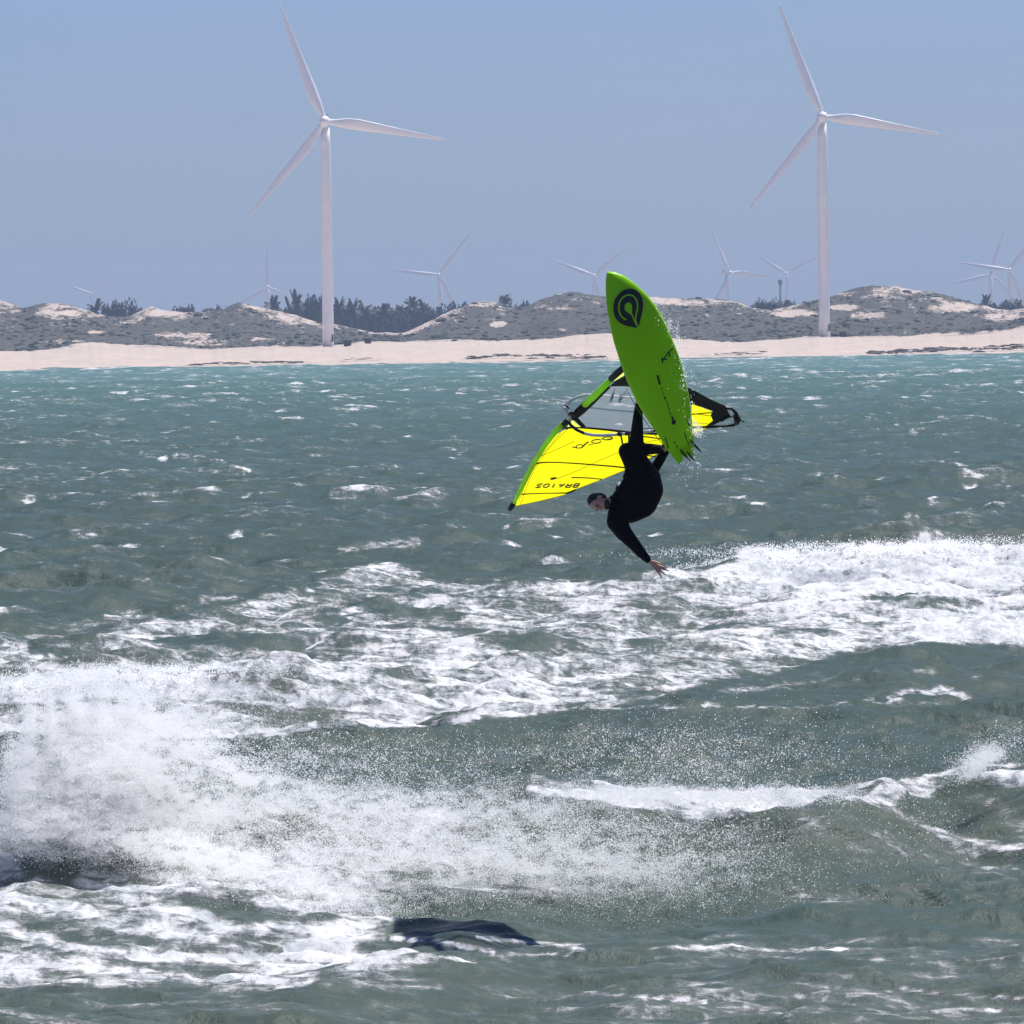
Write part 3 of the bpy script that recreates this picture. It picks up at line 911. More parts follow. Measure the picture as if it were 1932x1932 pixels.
def make_turbine():
    root = empty('wind_turbine')
    prof = [(2.02, 0), (1.99, 10)]
    for z in (10.1, 28, 28.1, 50, 50.1):
        prof.append(((1.99 - 0.0022 * z) + (0.025 if (z * 10) % 10 else 0), z))
    prof += [(1.84, 64), (1.70, 72), (1.55, HUBH - 2.2)]
    V, Fc = lathe_geo(prof)
    tw = mesh_py('tower', V, Fc, MAT['turbine'], root, True)
    V, Fc = box_geo((1.5, -1.45, 3.4), (0.9, 0.25, 2.3))
    mesh_py('door', V, Fc, MAT['turbine_grey'], tw)
    V, Fc = join_geo([box_geo((1.7, -1.7, 2.1), (1.8, 1.2, 0.12)), box_geo((1.1, -2.25, 1.05), (0.10, 0.10, 2.1)), box_geo((2.4, -2.25, 1.6), (0.10, 0.10, 3.1)), box_geo((1.75, -2.28, 3.1), (1.4, 0.06, 0.06))])
    mesh_py('stair_platform', V, Fc, MAT['turbine_grey'], tw)
    # nacelle: rounded box behind the hub
    bm = bmesh.new()
    bmesh.ops.create_cube(bm, size=1)
    bmesh.ops.scale(bm, vec=(3.3, 10.0, 3.5), verts=bm.verts)
    bmesh.ops.translate(bm, vec=(0, 2.4, HUBH + 0.1), verts=bm.verts)
    bmesh.ops.bevel(bm, geom=bm.edges[:], offset=0.75, segments=3, affect='EDGES')
    me = bpy.data.meshes.new('nacelle')
    bm.to_mesh(me)
    bm.free()
    me.materials.append(MAT['turbine'])
    nac = link(bpy.data.objects.new('nacelle', me), root)
    V, Fc = join_geo([box_geo((0.6, 5.6, HUBH + 2.2), (0.12, 0.12, 1.4)), box_geo((-0.6, 5.6, HUBH + 2.2), (0.12, 0.12, 1.4)), box_geo((0, 5.6, HUBH + 2.8), (1.6, 0.15, 0.12)), box_geo((0, 4.4, HUBH + 2.0), (2.0, 1.4, 0.5))])
    mesh_py('wind_vane', V, Fc, MAT['turbine_grey'], nac)
    V, Fc = lathe_geo([(1.75, 0.6), (1.9, 0.0), (1.9, -1.8), (1.6, -2.9), (0.9, -3.7), (0.05, -4.0)], 24, 'Y')
    V = [v + Vector((0, -2.9, HUBH)) for v in V]
    mesh_py('hub', V, Fc, MAT['turbine'], root, True)
    V, Fc = blade_geo()
    bl = mesh_py('blade', V, Fc, MAT['turbine'], root, True)
    return root, bl


def copy_tree(o, parent=None):
    c = o.copy()
    C.objects.link(c)
    c.parent = parent
    for ch in list(o.children):
        copy_tree(ch, c)
    return c


def set_turbine(root, px, py, D, angs, yaw, zbase):
    hub = P(px, py, D)
    root.location = (hub.x, D, zbase)
    root.rotation_euler = (0, 0, math.radians(yaw))
    blades = [c for c in root.children if c.name.startswith('blade')]
    while len(blades) < 3:
        c = blades[0].copy()
        C.objects.link(c)
        c.parent = root
        blades.append(c)
    dz = hub.z - zbase - HUBH
    for c in root.children:
        if c.name.startswith('tower'):
            c.scale = (1, 1, (hub.z - zbase) / HUBH)
        else:
            c.location = (0, 0, dz)
    for c, a in zip(blades, angs):
        # blade points along +Z in its own frame; turn it in the rotor plane
        c.rotation_euler = (0, math.radians(90 - a), 0)
        c.location = (0, -3.9, hub.z - zbase)


proto, _bl = make_turbine()
T = [  # hub px, py, blade length in the picture, blade angle, yaw, label
    (613.5, 229.5, 235, 110.8, 0, 'tall white wind turbine on the beach edge left of the windsurfer'),
    (1551, 221, 231, 111.0, 0, 'tall white wind turbine on the beach edge right of the windsurfer'),
    (171, 553, 60, 161, 0, 'small hazy wind turbine behind the dunes at far left, blades spread in a Y'),
    (505, 541, 83, 90, 0, 'distant wind turbine left of the large left turbine, one blade straight up'),
    (829, 519, 96, 173, 0, 'distant wind turbine above the dark palm grove'),
    (1121, 520, 91, 159, 0, 'distant wind turbine left of the green board nose, blades in a Y'),
    (1372, 515, 99, 116, 32, 'distant wind turbine right of the green board, one blade pointing up left'),
    (1484, 516, 74, 148, 0, 'distant wind turbine beside the thin mast, blades spread in a shallow Y'),
    (1869, 517.5, 88, 73, 0, 'distant wind turbine at far right partly behind another turbine'),
    (1904.5, 509.5, 103, 171, 0, 'rightmost distant wind turbine, a long blade pointing left'),
]
for i, (px, py, L, a0, yaw, lab) in enumerate(T):
    D = 2370 * 235.0 / L
    if i == 0:
        D, t = 2370, proto
    elif i == 1:
        D, t = 2420, copy_tree(proto)
    else:
        t = copy_tree(proto)
    if i == 0:
        zb = P(621, 655.5, D).z
    elif i == 1:
        zb = P(1557, 635.5, D).z
    else:
        zb = 1.0
    if i < 2:
        zb = min(zb, ground_z(px + 6, D) + 0.2)
        zb = max(zb, ground_z(px + 6, D) - 1.0)
    set_turbine(t, px, py, D, (a0, a0 - 120, a0 + 120), yaw, zb)
    tag(t, lab, 'wind turbine', 'wind turbines along the far shore')

# thin mast standing between far turbines
mp = P(1472, 527, 5600)
V, Fc = lathe_geo([(1.0, 0), (0.8, mp.z - 6)], 8)
mast_root = empty('radio_mast', (mp.x, 5600, 1.0))
mesh_py('pole', V, Fc, MAT['turbine_grey'], mast_root, True)
V, Fc = lathe_geo([(1.2, mp.z - 6), (1.9, mp.z - 4.5), (1.9, mp.z - 1.6), (1.0, mp.z - 1)], 10)
mesh_py('antenna_head', V, Fc, MAT['turbine_grey'], mast_root, True)
tag(mast_root, 'thin grey mast with a thicker head just left of the large right turbine', 'mast')

# dark transformer boxes at the turbine feet
for px, py, w, h, lab in [(656, 650.5, 15, 10, 'square dark box on the sand just right of the left turbine foot'),
                          (694, 651.5, 13, 8, 'smaller dark box on the sand, farther right of the left turbine'),
                          (1590, 631.5, 14, 8, 'dark box on the dune edge right of the right turbine foot')]:
    D = 2330 if px < 1000 else 2400
    r = P(px, py, D)
    mw, mh = w / F * D, h / F * D * 1.15
    g0 = max(ground_z(px, D), r.z - mh) - 0.1
    root = empty('transformer_box', (r.x, D, g0))
    V, Fc = box_geo((0, 0, mh / 2), (mw * 0.92, 2.2, mh))
    mesh_py('cabinet', V, Fc, MAT['box'], root)
    V, Fc = box_geo((0, 0, mh + 0.1), (mw, 2.5, 0.18))
    mesh_py('roof', V, Fc, MAT['rock'], root)
    V, Fc = box_geo((mw * 0.12, -1.12, mh * 0.45), (mw * 0.3, 0.05, mh * 0.7))
    mesh_py('door', V, Fc, MAT['rock'], root)
    tag(root, lab, 'box', 'dark boxes by the turbine feet')


# ------------------------------------------------------------------ palms and trees behind the dunes
def make_palm(seed, h, name='coconut_palm'):
    r = random.Random(seed)
    root = empty(name)
    lean = r.uniform(-1.2, 1.2)
    pts = [(lean * (k / 6) ** 2, 0.2 * math.sin(k), h * k / 6) for k in range(7)]
    V, Fc = tube_geo(pts, [0.34 - 0.02 * k for k in range(7)], 6)
    mesh_py('trunk', V, Fc, MAT['bark'], root, True)
    top = Vector(pts[-1])
    V, Fc = [], []
    for k in range(26):
        az = k * 2.39996 + r.uniform(-.2, .2)
        el = math.radians(r.choice((68, 48, 30, 12, -8, -28, -45)) + r.uniform(-8, 8))
        L = r.uniform(4.2, 5.4)
        d = Vector((math.cos(az) * math.cos(el), math.sin(az) * math.cos(el), math.sin(el)))
        p = top.copy()
        prev = None
        side = Vector((-math.sin(az), math.cos(az), 0))
        for s in range(6):
            w = 0.95 * math.sin(math.pi * (s + 0.5) / 6.6) + 0.08
            a, b_ = p + side * w - Vector((0, 0, w * 0.75)), p - side * w - Vector((0, 0, w * 0.75))
            i0 = len(V)
            V += [a, p.copy(), b_]
            if prev is not None:
                Fc += [(prev, prev + 1, i0 + 1, i0), (prev + 1, prev + 2, i0 + 2, i0 + 1)]
            prev = i0
            p = p + d * (L / 5.5)
            d = (d + Vector((0, 0, -0.22))).normalized()
    mesh_py('crown', V, Fc, MAT['frond'], root)
    return root


def make_tree(seed, h, w):
    r = random.Random(seed)
    root = empty('broadleaf_tree')
    V, Fc = tube_geo([(0, 0, 0), (0.2, 0, h * 0.3), (0, 0, h * 0.6)], [0.35, 0.28, 0.15], 6)
    mesh_py('trunk', V, Fc, MAT['bark'], root, True)
    V, Fc = [], []
    blobs = [(Vector((r.uniform(-w, w) * .6, r.uniform(-w, w) * .4, h * r.uniform(.32, .85))), r.uniform(.28, .46) * w) for _ in range(11)]
    for _ in range(900):
        c, rad = r.choice(blobs)
        d = Vector((r.gauss(0, 1), r.gauss(0, 1), r.gauss(0, 1))).normalized()
        p = c + d * rad * (0.75 + 0.35 * r.random())
        s = r.uniform(0.30, 0.70)
        a = Vector((r.gauss(0, 1), r.gauss(0, 1), r.gauss(0, 1))).normalized() * s
        b_ = a.cross(d)
        i = len(V)
        V += [p + a, p + b_, p - a * 0.7, p - b_]
        Fc.append((i, i + 1, i + 2, i + 3))
    mesh_py('crown', V, Fc, MAT['leaf'], root)
    return root


palms = [make_palm(s, h) for s, h in ((1, 12), (2, 14), (3, 11))]
trees = [make_tree(s, h, w) for s, h, w in ((4, 9, 5.5), (5, 8, 6.5), (6, 7, 5))]
PALM_H, TREE_H = (12, 14, 11), (9, 8, 7)
used = set()


def place(kind, px, pytop, D, label, group, size=None, base=None):
    protos, hs = (palms, PALM_H) if kind == 'p' else (trees, TREE_H)
    k = random.randrange(len(protos))
    key = (kind, k)
    o = protos[k] if key not in used else copy_tree(protos[k])
    used.add(key)
    top = P(px, pytop, D)
    hgt = hs[k] + (2.2 if kind == 'p' else -0.2)
    g = 1.0 if base is None else base
    s = (top.z - g) / hgt
    sx = size if size else min(max(s, 0.65), 1.15)
    o.location = (top.x, D, g)
    o.scale = (sx, sx, s)
    o.rotation_euler = (0, 0, random.uniform(0, 6.28))
    tag(o, label, 'palm' if kind == 'p' else 'tree', group)
    return o


GROVE = 'palms and trees of the grove behind the dunes'
named = [(512, 566, 'p', 'short palm on the crest left of the palm grove, below the upright blade'), (559, 560, 'p', 'tall palm at the left end of the dark grove'), (547, 572, 'p', 'palm leaning beside the tallest left palm of the grove'),
         (635, 567, 'p', 'palm just right of the large left turbine tower'), (661, 569, 'p', 'bushy palm right of the left turbine tower'), (683, 574, 'p', 'palm in the grove above the second dark box'),
         (708, 585, 'p', 'palm in the dip of the grove skyline'), (726, 580, 'p', 'palm at the middle of the grove skyline'), (781, 566, 'p', 'tall palm right of the grove middle'), (797, 576, 'p', 'palm right next to the tall right palm of the grove'),
         (184, 572, 'p', 'lone spiky palm at the foot of the far left turbine'), (1482, 567, 'p', 'palm below the thin mast'), (1459, 570, 'p', 'palm left of the thin mast'), (1863, 561, 'p', 'spiky palm under the far right turbines'), (1924, 571, 'p', 'palm at the right edge of the picture'),
         (953, 559, 't', 'dark round tree alone on the dune crest right of the grove'), (213, 577, 't', 'dark tree right of the lone left palm'), (237, 580, 't', 'dark tree in the left dune dip'), (255, 586, 't', 'low dark tree at the right end of the left clump'),
         (348, 580, 't', 'low tree on the skyline between the left dunes'), (396, 583, 't', 'low tree just left of the pointed dune'), (865, 574, 't', 'tree at the right end of the grove against the dune'), (585, 568, 't', 'rounded tree left of the large left tower'),
         (600, 570, 't', 'rounded tree touching the large left tower'), (1438, 572, 't', 'low tree in the dip right of the board'), (1885, 577, 't', 'low tree right of the far right palm'), (1905, 574, 't', 'low tree under the rightmost turbine'), (1356, 566, 't', 'small tree on the crest right of the board')]
for px, py, k, lab in named:
    DD = 3350 + random.uniform(-60, 60)
    bz = None
    if px in (953, 348, 396, 1438, 1356, 1459, 1482):
        DD = float(gD[np.searchsorted(gS[:, 0], 2.0), int(np.argmin(np.abs(966 + gX[0] / gD[0] * F - px)))]) + 25
        bz = ground_z(px, DD) - 1.0
    place(k, px, py, DD, lab, GROVE, None if bz is None or k == 'p' else 0.62, bz)
for i in range(34):
    px = 520 + i * 10.6 + random.uniform(-4, 4)
    place('p', px, 587 + 6 * math.sin(px / 31.0) + random.uniform(-5, 9), 3420 + random.uniform(0, 260), 'dark coconut palm crowded in the grove behind the dune gap', 'unnamed palms of the grove')
for i in range(46):
    px = 505 + i * 8.3 + random.uniform(-4, 4)
    place('t', px, 593 + random.uniform(-6, 12), 3300 + random.uniform(0, 250), 'dark leafy tree filling the grove behind the dune gap', 'unnamed trees of the grove', 1.15)
for px, py in [(203, 583), (225, 584), (246, 588), (262, 590), (335, 584), (356, 584), (405, 587), (415, 585), (1430, 577), (1448, 578), (1470, 577), (1494, 577), (1504, 579), (1873, 579), (1895, 580), (1915, 580), (1930, 578), (1943, 579), (988, 577), (980, 579)]:
    place('t', px, py, 3330 + random.uniform(0, 80), 'low dark bush showing over the dune skyline', 'low bushes on the dune skyline', 0.9)

# darker bushes standing on the open dune face
shrub_list = [(745, 0, 0)]
dshr = [(1240 * .2512 + 0, 0)]


def dune_bush(px, py, w, label):
    """bush where the terrain shows at (px, py)"""
    d2 = (gpx - px) ** 2 + (gpy - py) ** 2
    m_ = (gS > 1.0) & (gS < 2.0)
    d2 = np.where(m_, d2, 1e9)
    i, j = np.unravel_index(np.argmin(d2), d2.shape)
    D = gD[i, j]
    r = w / F * D
    rr_ = random.Random(int(px))
    V, Fc = [], []
    for _ in range(160):
        d = Vector((rr_.gauss(0, 1), rr_.gauss(0, 1), abs(rr_.gauss(0, 1)))).normalized()
        p = Vector((d.x * r, d.y * r, d.z * r * 0.55)) * rr_.uniform(0.6, 1.05)
        s = r * rr_.uniform(0.10, 0.22)
        a = Vector((rr_.gauss(0, 1), rr_.gauss(0, 1), rr_.gauss(0, 1))).normalized() * s
        b_ = a.cross(d)
        k = len(V)
        V += [p + a, p + b_, p - a, p - b_]
        Fc.append((k, k + 1, k + 2, k + 3))
    o = mesh_py('dune_bush', V, Fc, MAT['scrub'])
    o.location = (gX[i, j], D, gZ[i, j])
    tag(o, label, 'bush', 'dark bushes standing on the dune faces')


for px, py, w, lab in [(836, 607, 13, 'dark spreading bush on the slope right of the palm grove'), (858, 597, 9, 'bush just above the spreading one on the right slope'), (893, 574, 7, 'dark bush on the dune crest right of the grove'),
                       (1537, 598, 9, 'dark bush on the dune left of the right turbine'), (1662, 563, 6, 'bush high on the right dune'), (1712, 552, 9, 'flat dark bush near the right dune top'), (1835, 591, 7, 'bush low on the right shoulder of the right dune'),
                       (858, 644, 6, 'small dark bush at the beach edge below the grove'), (1318, 563, 7, 'bush on the crest right of the board'), (1140, 632, 8, 'dark bush at the beach edge left of the board'), (1520, 569, 5, 'small bush on the left flank of the right dune'), (372, 597, 9, 'dark bush on the dune below the left skyline')]:
    dune_bush(px, py, w, lab)


def bird(px, py, D, span, label):
    c = P(px, py, D)
    V = [Vector(v) * span for v in [(-.5, 0, .22), (-.22, .03, .30), (-.05, .02, .1), (0, 0.1, .05), (.05, .02, .1), (.22, .03, .30), (.5, 0, .22), (.2, -.03, .2), (0, -.06, -.02), (-.2, -.03, .2)]]
    Fc = [(0, 1, 2, 9), (2, 3, 8, 9), (3, 4, 7, 8), (4, 5, 6, 7)]
    root = empty('seabird', c)
    mesh_py('wings', V, Fc, MAT['bird'], root)
    V, Fc = tube_geo([Vector(v) * span for v in [(0, -.22, .02), (0, -.15, .05), (0, 0, .04), (0, .15, .05), (0, .25, .06)]], [span * x for x in (.01, .04, .065, .04, .015)], 8)
    mesh_py('body', V, Fc, MAT['bird'], root, True)
    tag(root, label, 'bird', 'seabirds in flight')


bird(1319, 708, 900, 1.1, 'dark seabird low over the water right of the board')
bird(238, 571, 1500, 1.3, 'dark seabird in the sky above the left dune dip')

# ------------------------------------------------------------------ windsurfing board
BD = 70.0                                   # distance of the board


def A(zx, zy, dy=0.0):
    return P(943.8 + 0.2512 * zx, 492.1 + 0.2512 * zy, BD + dy)


def B(bx, by, dy=0.0):
    return P(1065.1 + 0.1535 * bx, 808.9 + 0.1535 * by, BD + dy)


def C3(cx, cy):
    return (751.3 + 0.4167 * cx, 53.7 + 0.4167 * cy)


def C6(cx, cy):
    return (429.3 + 0.4167 * cx, 724.5 + 0.4167 * cy)


NB = Vector((-0.26, 0.90, 0.22)).normalized()       # from the bottom towards the deck
ZM = 0.2512 * BD / F                                # metres per A unit
C0 = A(1130, 820)


def board_plane(zx, zy):
    """point of the board's mid plane seen at (zx, zy)"""
    o = Vector((0, 0, CAMZ))
    d = A(zx, zy) - o
    t = (C0 - o).dot(NB) / d.dot(NB)
    return o + d * t


LE = [(806, 92), (796, 130), (793, 220), (800, 340), (822, 470), (850, 600), (890, 730), (935, 860), (985, 980), (1040, 1090), (1110, 1200), (1180, 1300), (1245, 1410), (1310, 1490), (1365, 1552)]
RE = [(816, 82), (860, 82), (930, 110), (1020, 175), (1100, 250), (1170, 340), (1235, 455), (1290, 580), (1335, 690), (1370, 800), (1395, 900), (1415, 1000), (1430, 1100), (1440, 1200), (1455, 1300), (1456, 1400), (1452, 1468)]
AX = np.array([0.40, 0.9165])


def by_axis(pts, v):
    p = np.array(pts, float)
    s = p @ AX
    s = np.maximum.accumulate(s + np.arange(len(s)) * 1e-3)
    return np.interp(v, s, p[:, 0]), np.interp(v, s, p[:, 1])


S0, S1 = 404.0, 1940.0


def board_prof(s):
    v = np.clip((s - S0) / (S1 - S0), 0, 1)
    T = 0.118 * (math.sin(math.pi * min(1, (0.10 + v * 0.92))) ** 0.55)
    rock = 0.20 * max(0, 1 - v / 0.33) ** 2 + 0.03 * max(0, (v - 0.8) / 0.2) ** 2
    return max(T, 0.03), rock


def build_board():
    root = empty('windsurf_board', board_plane(1130, 820))
    origin = root.location.copy()
    ns, nr = 60, 28
    V, Fc = [], []
    endL, endR = np.array([1365, 1552.]), np.array([1452, 1468.])
    for i in range(ns):
        f = i / (ns - 1)
        s = S0 + (S1 - S0) * (f ** 1.25 if f < .5 else (.5 ** 1.25 + (1 - .5 ** 1.25) * (f - .5) / .5))
        lx, ly = by_axis(LE, s)
        rx, ry = by_axis(RE, s)
        if i == 0:
            lx, ly, rx, ry = 806, 90, 814, 84
        T_, rk = board_prof(s)
        L_, R_ = board_plane(lx, ly), board_plane(rx, ry)
        c, h = (L_ + R_) / 2, (R_ - L_) / 2
        tk = max(0, (f - 0.86) / 0.14)
        for k in range(nr):
            a = 2 * math.pi * k / nr
            ca, sa = math.cos(a), math.sin(a)
            u = math.copysign(abs(ca) ** 0.97, ca)
            w = math.copysign(abs(sa) ** (0.92 if sa < 0 else 0.85), sa)
            p = c + h * u + NB * (w * T_ / 2 * (1.0 if sa < 0 else 1.25)) + Vector((0, rk, 0))
            notch = (1 - abs(u)) * tk ** 2 * 46
            axd = (board_plane(1400, 1512) - board_plane(1396, 1502)).normalized()
            p = p - axd * notch * ZM
            V.append(p - origin)
    for i in range(ns - 1):
        for k in range(nr):
            a_, b_ = i * nr + k, i * nr + (k + 1) % nr
            Fc.append((a_, b_, b_ + nr, a_ + nr))
    Fc.append(tuple(range(nr))[::-1])
    half = nr // 2
    o_ = (ns - 1) * nr
    for k in range(half):                       # tail face as quads across the thickness
        a_, b_ = o_ + k, o_ + (k + 1)
        c_, d_ = o_ + (nr - k - 1) % nr, o_ + (nr - k) % nr
        if len({a_, b_, c_, d_}) == 4:
            Fc.append((a_, b_, c_, d_))
        elif len({a_, b_, c_, d_}) == 3:
            Fc.append(tuple(dict.fromkeys((a_, b_, c_, d_))))
    body = mesh_py('hull', V, Fc, MAT['board'], root, True)

    def surf(zx, zy, lift=0.004):
        s = zx * AX[0] + zy * AX[1]
        T_, rk = board_prof(s)
        lx, ly = by_axis(LE, s)
        rx, ry = by_axis(RE, s)
        mid = np.array([(lx + rx) / 2, (ly + ry) / 2])
        hw = max(np.hypot(rx - lx, ry - ly) / 2, 1)
        u = min(abs(np.hypot(zx - mid[0], zy - mid[1]) / hw), 0.97)
        ca = u ** (1 / 0.97)
        w = (1 - ca * ca) ** 0.5
        w = w ** 0.92
        off = -w * T_ / 2 * 1.0 + rk * NB.y - lift
        p = board_plane(zx, zy) + NB * off
        o = Vector((0, 0, CAMZ))       # keep it on the same line of sight
        d = (A(zx, zy) - o).normalized()
        t = (p - o).dot(NB) / d.dot(NB)
        return o + d * t - origin

    def decal(name, outline, mat, lift=0.004):
        pts = [surf(x, y, lift) for x, y in outline]
        flat = [Vector((x, y, 0)) for x, y in outline]
        tris = geometry.tessellate_polygon([flat])
        # refine so that the print follows the curved bottom
        bm = bmesh.new()
        vs = [bm.verts.new((x, y, 0)) for x, y in outline]
        for t in tris:
            try:
                bm.faces.new([vs[i] for i in t])
            except ValueError:
                pass
        bmesh.ops.subdivide_edges(bm, edges=[e for e in bm.edges if e.calc_length() > 25], cuts=2, use_grid_fill=True)
        bmesh.ops.triangulate(bm, faces=bm.faces)
        bm.verts.index_update()
        V2 = [surf(v.co.x, v.co.y, lift) for v in bm.verts]
        F2 = [tuple(v.index for v in f.verts) for f in bm.faces]
        bm.free()
        return mesh_py(name, V2, F2, mat, root)

    def ribbon(pts, w):
        pts = [np.array(p, float) for p in pts]
        L_, R_ = [], []
        for i, p in enumerate(pts):
            t = pts[min(i + 1, len(pts) - 1)] - pts[max(i - 1, 0)]
            t = t / (np.hypot(*t) + 1e-9)
            n = np.array([-t[1], t[0]])
            ww = w[i] if hasattr(w, '__len__') else w
            L_.append(tuple(p + n * ww / 2))
            R_.append(tuple(p - n * ww / 2))
        return L_ + R_[::-1]

    # swirl emblem near the nose: a dark drop with a thin arc and an inner drop left open
    outer = [(652, 1080), (560, 1062), (470, 1045), (390, 1012), (310, 955), (258, 870), (234, 760), (240, 660), (262, 570), (310, 495), (380, 425), (460, 384), (550, 372), (640, 396), (715, 460), (758, 545), (774, 640),
             (768, 740), (748, 840), (726, 930), (702, 1022), (690, 1048)]
    decal('emblem', [C3(*p) for p in outer], MAT['decal'], 0.004)
    arc = [(470, 935), (405, 898), (355, 830), (333, 740), (340, 640), (378, 560), (440, 505), (520, 482), (590, 500), (645, 560), (672, 640), (674, 720), (655, 800), (636, 880), (638, 960), (674, 1052)]
    decal('emblem_arc', ribbon([C3(*p) for p in arc], 10.5), MAT['board'], 0.007)
    drop = [(438, 720), (444, 670), (475, 632), (515, 622), (552, 640), (574, 690), (574, 760), (572, 810), (596, 880), (640, 985), (668, 1056), (655, 1058), (620, 985), (575, 880), (545, 835), (490, 800), (450, 765)]
    decal('emblem_drop', [C3(*p) for p in drop], MAT['board'], 0.0085)
    for nm, pts, w in [('letter_k', [(1108, 1618), (1118, 1665), (1126, 1715)], 11), ('letter_k', [(1118, 1668), (1150, 1640), (1165, 1605)], 9), ('letter_k', [(1140, 1650), (1175, 1652), (1205, 1640)], 9),
                       ('letter_t', [(1160, 1615), (1215, 1535), (1262, 1490), (1308, 1448)], 8), ('letter_t', [(1238, 1520), (1246, 1560), (1244, 1605)], 10)]:
        decal(nm, ribbon([C3(*p) for p in pts], w), MAT['decal'])
    for x0, y0, x1, y1, w in [(1181, 858, 1200, 930, 15), (1211, 955, 1214, 968, 8), (1222, 985, 1228, 1005, 6), (1232, 1020, 1242, 1042, 10), (1244, 1048, 1252, 1062, 6), (1254, 1070, 1262, 1094, 7), (1264, 1100, 1270, 1122, 7), (1272, 1130, 1280, 1160, 7)]:
        decal('small_print', ribbon([(x0, y0), (x1, y1)], w), MAT['decal_line'] if w < 7 else MAT['decal'])
    decal('small_logo', [(1288, 1165), (1300, 1172), (1302, 1190), (1318, 1198), (1322, 1215), (1308, 1232), (1292, 1230), (1286, 1208), (1294, 1196), (1284, 1180)], MAT['decal'])
    for pts, w in [([(1240, 1330), (1250, 1365), (1262, 1410)], 8), ([(1308, 1355), (1312, 1375)], 8), ([(1385, 1290), (1392, 1315), (1400, 1345)], 7), ([(1404, 1190), (1412, 1215), (1420, 1240)], 8), ([(1325, 1385), (1332, 1415)], 6), ([(1405, 1350), (1418, 1385)], 7)]:
        decal('fin_box', ribbon(pts, w), MAT['decal'])
    decal('rail_line', ribbon([(960, 985), (1010, 1080), (1080, 1190), (1160, 1305), (1240, 1400)], 5), MAT['decal_line'])
    # fins: curved blades standing off the bottom
    for bx, by, ln, lean in [(1358, 1432, 0.135, 0.0), (1436, 1362, 0.15, 0.0), (1412, 1452, 0.10, 0.0)]:
        axd = (board_plane(1400, 1500) - board_plane(1300, 1270)).normalized()
        side = NB.cross(axd)
        b0 = surf(bx, by, 0.0)
        out_d = (-NB * 0.86 + Vector((0.42, 0, -0.30))).normalized()
        ch = 0.085
        prof = [(0.0, -1.0, 1.0), (0.3, -0.72, 1.12), (0.6, -0.38, 1.25), (0.85, 0.15, 1.4), (1.0, 0.9, 1.5)]
        V, Fc = [], []
        for h_, a_, b_ in prof:
            c = b0 + out_d * ln * h_
            th = 0.006 * (1.15 - h_)
            V += [c + axd * ch * 0.5 * a_, c + axd * ch * 0.5 * (a_ + b_) / 2 + side * th, c + axd * ch * 0.5 * b_, c + axd * ch * 0.5 * (a_ + b_) / 2 - side * th]
        for i in range(len(prof) - 1):
            for k in range(4):
                a_, b_ = i * 4 + k, i * 4 + (k + 1) % 4
                Fc.append((a_, b_, b_ + 4, a_ + 4))
        Fc.append((16, 17, 18, 19))
        mesh_py('fin', V, Fc, MAT['fin'], root)
    # foot straps on the deck
    for sx, sy in [(1140, 1080), (1290, 1390), (1345, 1290)]:
        c = board_plane(sx, sy) + NB * 0.06 - origin
        side = NB.cross((board_plane(1400, 1500) - board_plane(1300, 1270)).normalized())
        pts = [c + side * (0.11 * math.cos(a)) + NB * (0.085 * math.sin(a)) for a in np.linspace(0, math.pi, 9)]
        tube('foot_strap', pts, 0.028, MAT['black'], root, 8, True, 0.35)
    V, Fc = lathe_geo([(0.05, 0), (0.05, 0.03), (0.02, 0.05), (0.02, 0.14)], 12)
    mp_ = board_plane(1120, 820) + NB * 0.07 - origin
    q = NB.to_track_quat('Z', 'Y').to_matrix()
    mesh_py('mast_foot', [q @ v + mp_ for v in V], Fc, MAT['black'], root, True)
    tag(root, 'lime green windsurf board in mid air with black swirl emblem, underside facing the camera', 'board')
    return root


build_board()

# ------------------------------------------------------------------ sail
# plane of the sail: foot of the mast at the board, head of the sail farther away
_b, _t, _c = (1085, 700, 0.24), (75, 1860, 3.1), (1740, 1170, 1.25)
_m = np.linalg.solve(np.array([[_b[0], _b[1], 1], [_t[0], _t[1], 1], [_c[0], _c[1], 1]], float), np.array([_b[2], _t[2], _c[2]]))


def sail_dy(zx, zy):
    return _m[0] * zx + _m[1] * zy + _m[2]


def SP(zx, zy, off=0.0):
    # slight belly across the panels
    bel = 0.10 * math.sin(max(0, min(1, (zx - 100) / 1500)) * math.pi) * math.sin(max(0, min(1, (zy - 900) / 950)) * math.pi)
    return A(zx, zy, sail_dy(zx, zy) + off + bel)


sail = empty('windsurf_sail', SP(1085, 700))
SO = sail.location.copy()


def panel(name, outline, mat, off=0.0, parent=None, step=60):
    bm = bmesh.new()
    vs = [bm.verts.new((x, y, 0)) for x, y in outline]
    for t in geometry.tessellate_polygon([[Vector((x, y, 0)) for x, y in outline]]):
        try:
            bm.faces.new([vs[i] for i in t])
        except ValueError:
            pass
    for _ in range(3):
        es = [e for e in bm.edges if e.calc_length() > step * 2]
        if not es:
            break
        bmesh.ops.subdivide_edges(bm, edges=es, cuts=1)
        bmesh.ops.triangulate(bm, faces=bm.faces)
    bm.verts.index_update()
    V = [SP(v.co.x, v.co.y, off) - SO for v in bm.verts]
    Fc = [tuple(v.index for v in f.verts) for f in bm.faces]
    bm.free()
    return mesh_py(name, V, Fc, mat, parent or sail, True)


def strip(name, pts, w, mat, off=-0.012, thick=0.35):
    W = [ZM * x for x in w] if hasattr(w, '__len__') else ZM * w
    V, Fc = tube_geo([SP(x, y, off) - SO for x, y in pts], [q / 2 for q in W] if hasattr(W, '__len__') else W / 2, 6, True, thick)
    return mesh_py(name, V, Fc, mat, sail, True)


